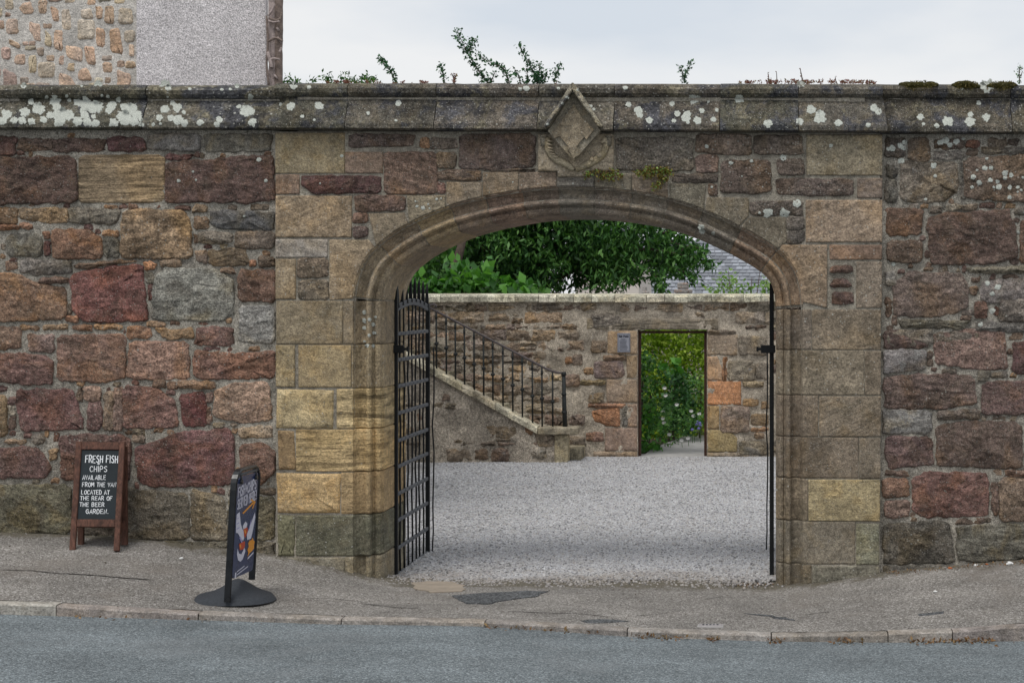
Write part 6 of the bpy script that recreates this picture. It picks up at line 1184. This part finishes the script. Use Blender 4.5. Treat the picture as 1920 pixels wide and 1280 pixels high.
m = MB(); m.add([(x0, e0.y, e0.z), (x1, e0.y, e0.z), (x1, r0.y, r0.z), (x0, r0.y, r0.z), (x0, 2 * r0.y - e0.y, e0.z), (x1, 2 * r0.y - e0.y, e0.z)], [(0, 1, 2, 3), (3, 2, 5, 4), (0, 3, 4), (1, 5, 2)]); m.build('roof_boarding', M['slate'], rf)
m = MB(); m.box(((x0 + x1) / 2, r0.y, (e0.z - .4) / 2), (x1 - x0 - .3, 2 * (r0.y - e0.y) - .4, e0.z + .4)); m.build('wall', M['gable'], rf)
m = MB(); m.tube([(x0, r0.y, r0.z + .02), (x1, r0.y, r0.z + .02)], .09, 8); m.build('ridge', M['slate'], rf)
cg = thing('crow_stepped_gable', 'small brown stepped stone gable top in front of the slate roof', 'gable', W(1281, 600, 26)); 
for a, b, c_, d in ((1270, 530, 1290, 541.5), (1264, 542, 1297, 549.5), (1259, 550, 1302, 560), (1252, 560.5, 1309, 580), (1252, 580.5, 1309, 700)): p, q_ = W(a, b, 26), W(c_, d, 26); m = MB(); m.box(((p.x + q_.x) / 2, 26.2, (p.z + q_.z) / 2), (q_.x - p.x, .5, p.z - q_.z), bev=.02); m.build('gable_step', M['gable'], cg)
p, q_ = W(1252, 700, 26), W(1309, 900, 26); m = MB(); m.box(((p.x + q_.x) / 2, 26.2, (p.z - .4) / 2), (q_.x - p.x, .5, p.z + .4)); m.build('gable_wall', M['gable'], cg)
ch = thing('chimney', 'small pale chimney just left of the stepped gable', 'chimney', W(1209, 600, 27))
p, q_ = W(1203, 546, 27), W(1215, 800, 27); m = MB(); m.box(((p.x + q_.x) / 2, 27.2, (p.z - .4) / 2), (q_.x - p.x, .4, p.z + .4), bev=.02); m.build('stack', M['gable'], ch); m = MB(); m.tube([W(1209, 546, 27.2), W(1209, 538, 27.2)], [.06, .05], 8); m.build('pot', M['gable'], ch)
ph = thing('house', 'pale cream building glimpsed through gaps in the big tree', 'house', W(1130, 700, 34)); p, q_ = W(1075, 470, 34), W(1195, 700, 34)
m = MB(); m.box(((p.x + q_.x) / 2, 37, (p.z - .4) / 2), (q_.x - p.x, 5, p.z + .4)); m.build('wall', M['cream'], ph)
m = MB(); cx_ = (p.x + q_.x) / 2; m.add([(p.x - .2, 34.3, p.z), (q_.x + .2, 34.3, p.z), (q_.x + .2, 39.6, p.z), (p.x - .2, 39.6, p.z), (cx_, 34.3, p.z + .9), (cx_, 39.6, p.z + .9)], [(0, 1, 4), (3, 5, 2), (0, 4, 5, 3), (1, 2, 5, 4)]); m.build('roof', M['slate'], ph)
# foliage showing above the left-hand wall
t3 = thing('tree', 'low green tree top peeping over the wall beside the house corner', 'tree', W(620, 700, 5.2))
for nm, box_, k_ in (('crown', lambda x, y: (x < 556 and y > 138 + abs(x - 536) * .7) or (574 <= x < 592 and y > 144 + abs(x - 584) * .9) or (x >= 606 and y > 140 + 12 * math.sin((x - 606) * .07) ** 2), 80),): leaves(nm, clumps([(*p, rs.uniform(.3, .6)) for p in inside(k_, 524, 705, 128, 172, (5.0, 5.6), box_)], 50, .12, 91), .05, M['leaf_mid'], t3, droop=.1, aspect=.45, seed=92)
leaves('lower_crown', clumps([(*p, rs.uniform(.6, 1)) for p in inside(60, 520, 720, 170, 420, (5.0, 6.0))], 60, .35, 93), .08, M['leaf_dark'], t3, droop=.2, seed=94)
m = MB(); m.tube([W(620, 900, 5.4), W(615, 500, 5.4), W(622, 200, 5.4)], [.12, .1, .03], 8); m.build('trunk', M['bark'], t3, smooth=True)
# sprigs rooted on the wall head
def sprig(label, stems, name='wall_shrub', Y=.55, size=.032, mat='leaf_sprig', dens=1.0, cat='plant', sd=1, bark='bark'):
    b0 = W(stems[0][0][-1][0], 156, Y); root = thing(name, label, cat, b0); r2 = np.random.RandomState(sd); P = []; m = MB()
    for pts, wdt, dn in stems:
        cp = catmull(pts, 6) if len(pts) > 2 else pts; m.tube([W(a, b, Y + .02 * nz3(a * .1, b * .1)) for a, b in cp], [.0025 + .004 * i / len(cp) for i in range(len(cp))], 5)
        for a, b in cp:
            for _ in range(int(dn * dens)): q = W(a + r2.normal() * wdt, b + r2.normal() * wdt * .8, Y + r2.normal() * .04); P.append(tuple(q))
    m.build('stems', M[bark], root); leaves('foliage', P, size, M[mat], root, droop=-.1, aspect=.55, seed=sd); return root
ZS = .1198; zs_ = lambda L_: [(840 + a * ZS, 40 + b * ZS) for a, b in L_]
sprig('tallest leafy shrub sprig arching over the wall left of the carved shield', [(zs_([(150, 150), (200, 280), (270, 420), (330, 540), (400, 650), (470, 760), (540, 860), (610, 950), (640, 975)]), 4.6, 9), (zs_([(400, 290), (360, 380), (340, 480)]), 4.2, 8), (zs_([(460, 510), (560, 590), (680, 650), (770, 690), (860, 730), (910, 820), (940, 900), (960, 980)]), 3.6, 5), (zs_([(1050, 760), (1090, 830), (1120, 900), (1130, 980)]), 3.4, 3), (zs_([(740, 790), (710, 860), (660, 980)]), 3.0, 2)], sd=2)
sprig('forked shrub sprig on the wall head nearest the carved shield', [(zs_([(1120, 370), (1160, 490), (1230, 590), (1280, 680), (1310, 760), (1370, 850), (1400, 980)]), 3.4, 5), (zs_([(1430, 650), (1430, 750), (1410, 850)]), 3.2, 4), (zs_([(1390, 840), (1410, 900), (1420, 975)]), 7.5, 14), (zs_([(1560, 780), (1530, 870), (1500, 975)]), 3.6, 4), (zs_([(1230, 740), (1240, 860), (1240, 975)]), 3.4, 3)], sd=3)
sprig('thin shrub sprig leaning right beside a red stonecrop bud above the shield', [(zs_([(1760, 670), (1720, 760), (1690, 840), (1660, 960)]), 3.2, 5)], sd=4)
sprig('single leaning shrub sprig on the wall left of the tallest sprig', [([(713, 109), (719, 118), (727, 127), (735, 138), (742, 156)], 2.6, 7)], sd=5)
sprig('small upright shrub sprig between the leaning sprig and the tallest one', [([(824, 122), (828, 132), (831, 142), (833, 156)], 3.0, 5)], sd=6, size=.028)
sprig('small forked blue green sprig on the wall right of the shield', [([(1296, 117), (1290, 130), (1284, 142), (1283, 156)], 2.6, 6), ([(1276, 124), (1280, 138), (1283, 150)], 2.2, 5)], sd=7, size=.028)
sprig('dark seeding weed on the coping at the far right end', [([(1912, 126), (1911, 138), (1912, 156)], 2.6, 4), ([(1917, 134), (1914, 144)], 1.8, 3)], sd=8, size=.024, mat='leaf_dark', name='weed')
sprig('red branching stonecrop stem standing left of the tallest sprig', [([(847, 138), (850, 146), (851, 157)], 1.0, 2), ([(856, 139), (853, 147), (851, 155)], 1.0, 2), ([(851, 137), (851, 150)], .8, 2)], sd=9, size=.022, mat='sedum', name='stonecrop', Y=.1)
sprig('thin dry weed rising from the stonecrop mat right of the shield', [([(1500, 128), (1503, 142), (1505, 157)], .9, 1), ([(1440, 138), (1442, 150), (1444, 157)], 1.2, 2), ([(1456, 136), (1457, 156)], 1.0, 1), ([(1566, 144), (1568, 157)], 1.4, 2)], sd=10, size=.02, mat='sedum', name='weed', Y=.12)
def mat_patch(label, x0, x1, hgt, name, mat, n, sd, size=.02, cat='plant', Y=(.02, .35), prof=None):
    r2 = np.random.RandomState(sd); P = []
    for _ in range(n):
        x = r2.uniform(x0, x1); y = r2.uniform(*Y)
        if mat == 'sedum' and nz3(x * .07, sd, y * 3) < -.02: continue
        t = (x - x0) / (x1 - x0); h = hgt * (4 * t * (1 - t)) ** .5 * (.5 + .5 * abs(nz3(x * .13, sd))) * 2; p = W(x, 154.5 - r2.uniform(-2.5, h) , y); P.append(tuple(p))
    root = thing(name, label, cat, W((x0 + x1) / 2, 155, .1)); leaves('foliage', P, size, M[mat], root, droop=-.4, aspect=.6, seed=sd); return root
mat_patch('reddish stonecrop mat on the wall head near the house corner', 612, 722, 3.2, 'stonecrop', 'sedum', 1100, 21); mat_patch('long reddish stonecrop mat on the wall head right of the shield', 1385, 1640, 3, 'stonecrop', 'sedum', 1700, 22); mat_patch('small red stonecrop bud beside the thin leaning sprig', 1034, 1043, 4, 'stonecrop', 'sedum', 120, 23, Y=(.02, .12)); mat_patch('thin dry stonecrop strip left of the red stem', 740, 800, 1.6, 'stonecrop', 'sedum', 400, 26)
M['moss_leaf'] = leaf_mat('moss_tufts', (.035, .03, .008), (.08, .065, .012), (.16, .12, .02), .1)
for x0, x1, nm, sd in ((1690, 1755, 'dark moss cushion spilling over the coping roll on the right wall', 24), (1790, 1832, 'yellow moss cushion on the coping between two white lichen discs', 27), (1856, 1902, 'olive moss cushion near the right hand end of the coping', 25)):
    root = thing('moss_cushion', nm, 'moss', W((x0 + x1) / 2, 157, YR)); m = MB(); cx_ = (x0 + x1) / 2
    for i in range(9): t = (i + .5) / 9; m.sphere(W(x0 + (x1 - x0) * t, 158.5 + random.uniform(-1, 5), YR + random.uniform(-.01, .05)), .022 + .018 * math.sin(math.pi * t), 2, (1.6, 1, .7))
    m.build('cushion', M['moss'], root, smooth=True); r2 = np.random.RandomState(sd); P = []
    for _ in range(900): x = r2.uniform(x0, x1); t = (x - x0) / (x1 - x0); y = 158 + r2.uniform(-5, 13) * math.sin(math.pi * t) ** .6; P.append(tuple(W(x, y, YR + r2.uniform(-.06, .06)) + Vector((0, -.01, 0))))
    leaves('tufts', P, .016, M['moss_leaf'], root, droop=-.5, seed=sd)
# small plants growing out of joints over the arch
for label, pts, sd in (('small trailing yellow green plant rooted under the carved shield', [(1103, 328), (1120, 322), (1135, 327), (1150, 323), (1162, 330), (1128, 333), (1144, 334)], 31), ('rusty tufted plant hanging over the arch right of the shield', [(1198, 324), (1212, 318), (1228, 316), (1245, 318), (1255, 324), (1240, 330), (1222, 328), (1236, 342), (1230, 350), (1246, 336), (1208, 328), (1218, 322), (1238, 322), (1250, 320)], 32)):
    root = thing('wall_plant', label, 'plant', W(pts[0][0], pts[0][1], -.02)); r2 = np.random.RandomState(sd); P = []
    for a, b in pts:
        for _ in range(42): P.append(tuple(W(a + r2.normal() * 4.2, b + r2.normal() * 3.0, -.03 - abs(r2.normal()) * .025)))
    leaves('foliage', P, .022, M['fernlet'], root, droop=.3, aspect=.7, seed=sd); leaves('green_leaves', P[::3], .022, M['leaf_pale'], root, droop=.1, aspect=.7, seed=sd + 5)
    m = MB()
    for a, b in pts[::2]: m.tube([W(a, b, -.03), W(a + 4, b - 3, .02)], .003, 5)
    m.build('stems', M['bark'], root)
# ------------------------------------------------------------------ small things on the ground
sv = thing('stopcock_cover', 'small rectangular metal cover set in the pavement by the kerb', 'cover', on_ground(1332, 1174)); 
c = on_ground(1332, 1173.5, 0); m = MB(); m.box((c.x, c.y, c.z + .004), (.165, .085, .016), bev=.004); m.build('lid', M['cover'], sv); m = MB(); m.box((c.x, c.y, c.z - .002), (.185, .105, .018), bev=.003); m.build('rim', M['concrete'], sv)
m = MB()
for i in range(5): m.box((c.x - .05 + .025 * i, c.y, c.z + .013), (.014, .03, .004))
m.build('tread', M['tar'], sv)
def scrap(px, py, s, mat, name, label, cat, sd):
    r2 = random.Random(sd); c = on_ground(px, py, .0); bm = bmesh.new(); bmesh.ops.create_icosphere(bm, subdivisions=2, radius=s)
    for q in bm.verts: q.co = Vector((q.co.x * r2.uniform(.8, 1.2), q.co.y * .7, q.co.z * .55)) * (1 + .5 * nz3(q.co.x * 40, q.co.z * 40, sd))
    bm.verts.index_update(); v = [q.co + c + Vector((0, 0, s * .4)) for q in bm.verts]; f = [[q.index for q in t.verts] for t in bm.faces]; bm.free(); tag(build(name, v, f, mat, None), label, cat)
scrap(1893, 1058, .028, M['paper'], 'paper_scrap', 'larger crumpled white paper scrap at the foot of the right wall', 'litter', 1); scrap(1830, 1060, .016, M['paper'], 'paper_scrap', 'folded white paper scrap beside an orange crumb by the right wall', 'litter', 2); scrap(1753, 1110, .014, M['paper'], 'paper_scrap', 'small white paper scrap lying out on the open pavement', 'litter', 3); scrap(340, 1048, .017, M['paper'], 'paper_scrap', 'pale scrap on the pavement between chalkboard and navy sign', 'litter', 4)
M['orange_bit'] = plain('orange_fragment', (.42, .12, .04), .8, .2, 40); scrap(1781, 1066, .016, M['orange_bit'], 'brick_fragment', 'small orange brick crumb close to the right gateway pier', 'litter', 5); scrap(1850, 1058, .013, M['orange_bit'], 'brick_fragment', 'small orange brick crumb between the two paper scraps', 'litter', 6)
P = []; r2 = np.random.RandomState(77)
for x0, x1, n in ((905, 1120, 40), (1180, 1290, 45), (1330, 1350, 25), (1440, 1470, 30), (1560, 1620, 30), (1700, 1860, 130), (120, 420, 12)):
    for _ in range(n): px = r2.uniform(x0, x1); x = W(px, 0, YK).x; y = YK - abs(r2.normal()) * .05 - .01; P.append((x, y, road_z(x) + .008 + abs(r2.normal()) * .006))
tag(leaves('leaf_litter', P, .035, M['dead_leaf'], None, droop=0, aspect=.5, seed=5), kind='stuff')
P = []
for _ in range(260): px = r2.uniform(1655, 1920) if r2.rand() < .8 else r2.uniform(1380, 1450); y = (-.02 if px > 1600 else .12) - abs(r2.normal()) * .05; x = W(px, 0, y).x; P.append((x, y, pz(x, y) + .006))
tag(leaves('wall_foot_litter', P, .022, M['dead_leaf'], None, droop=0, aspect=.5, seed=6), kind='stuff')
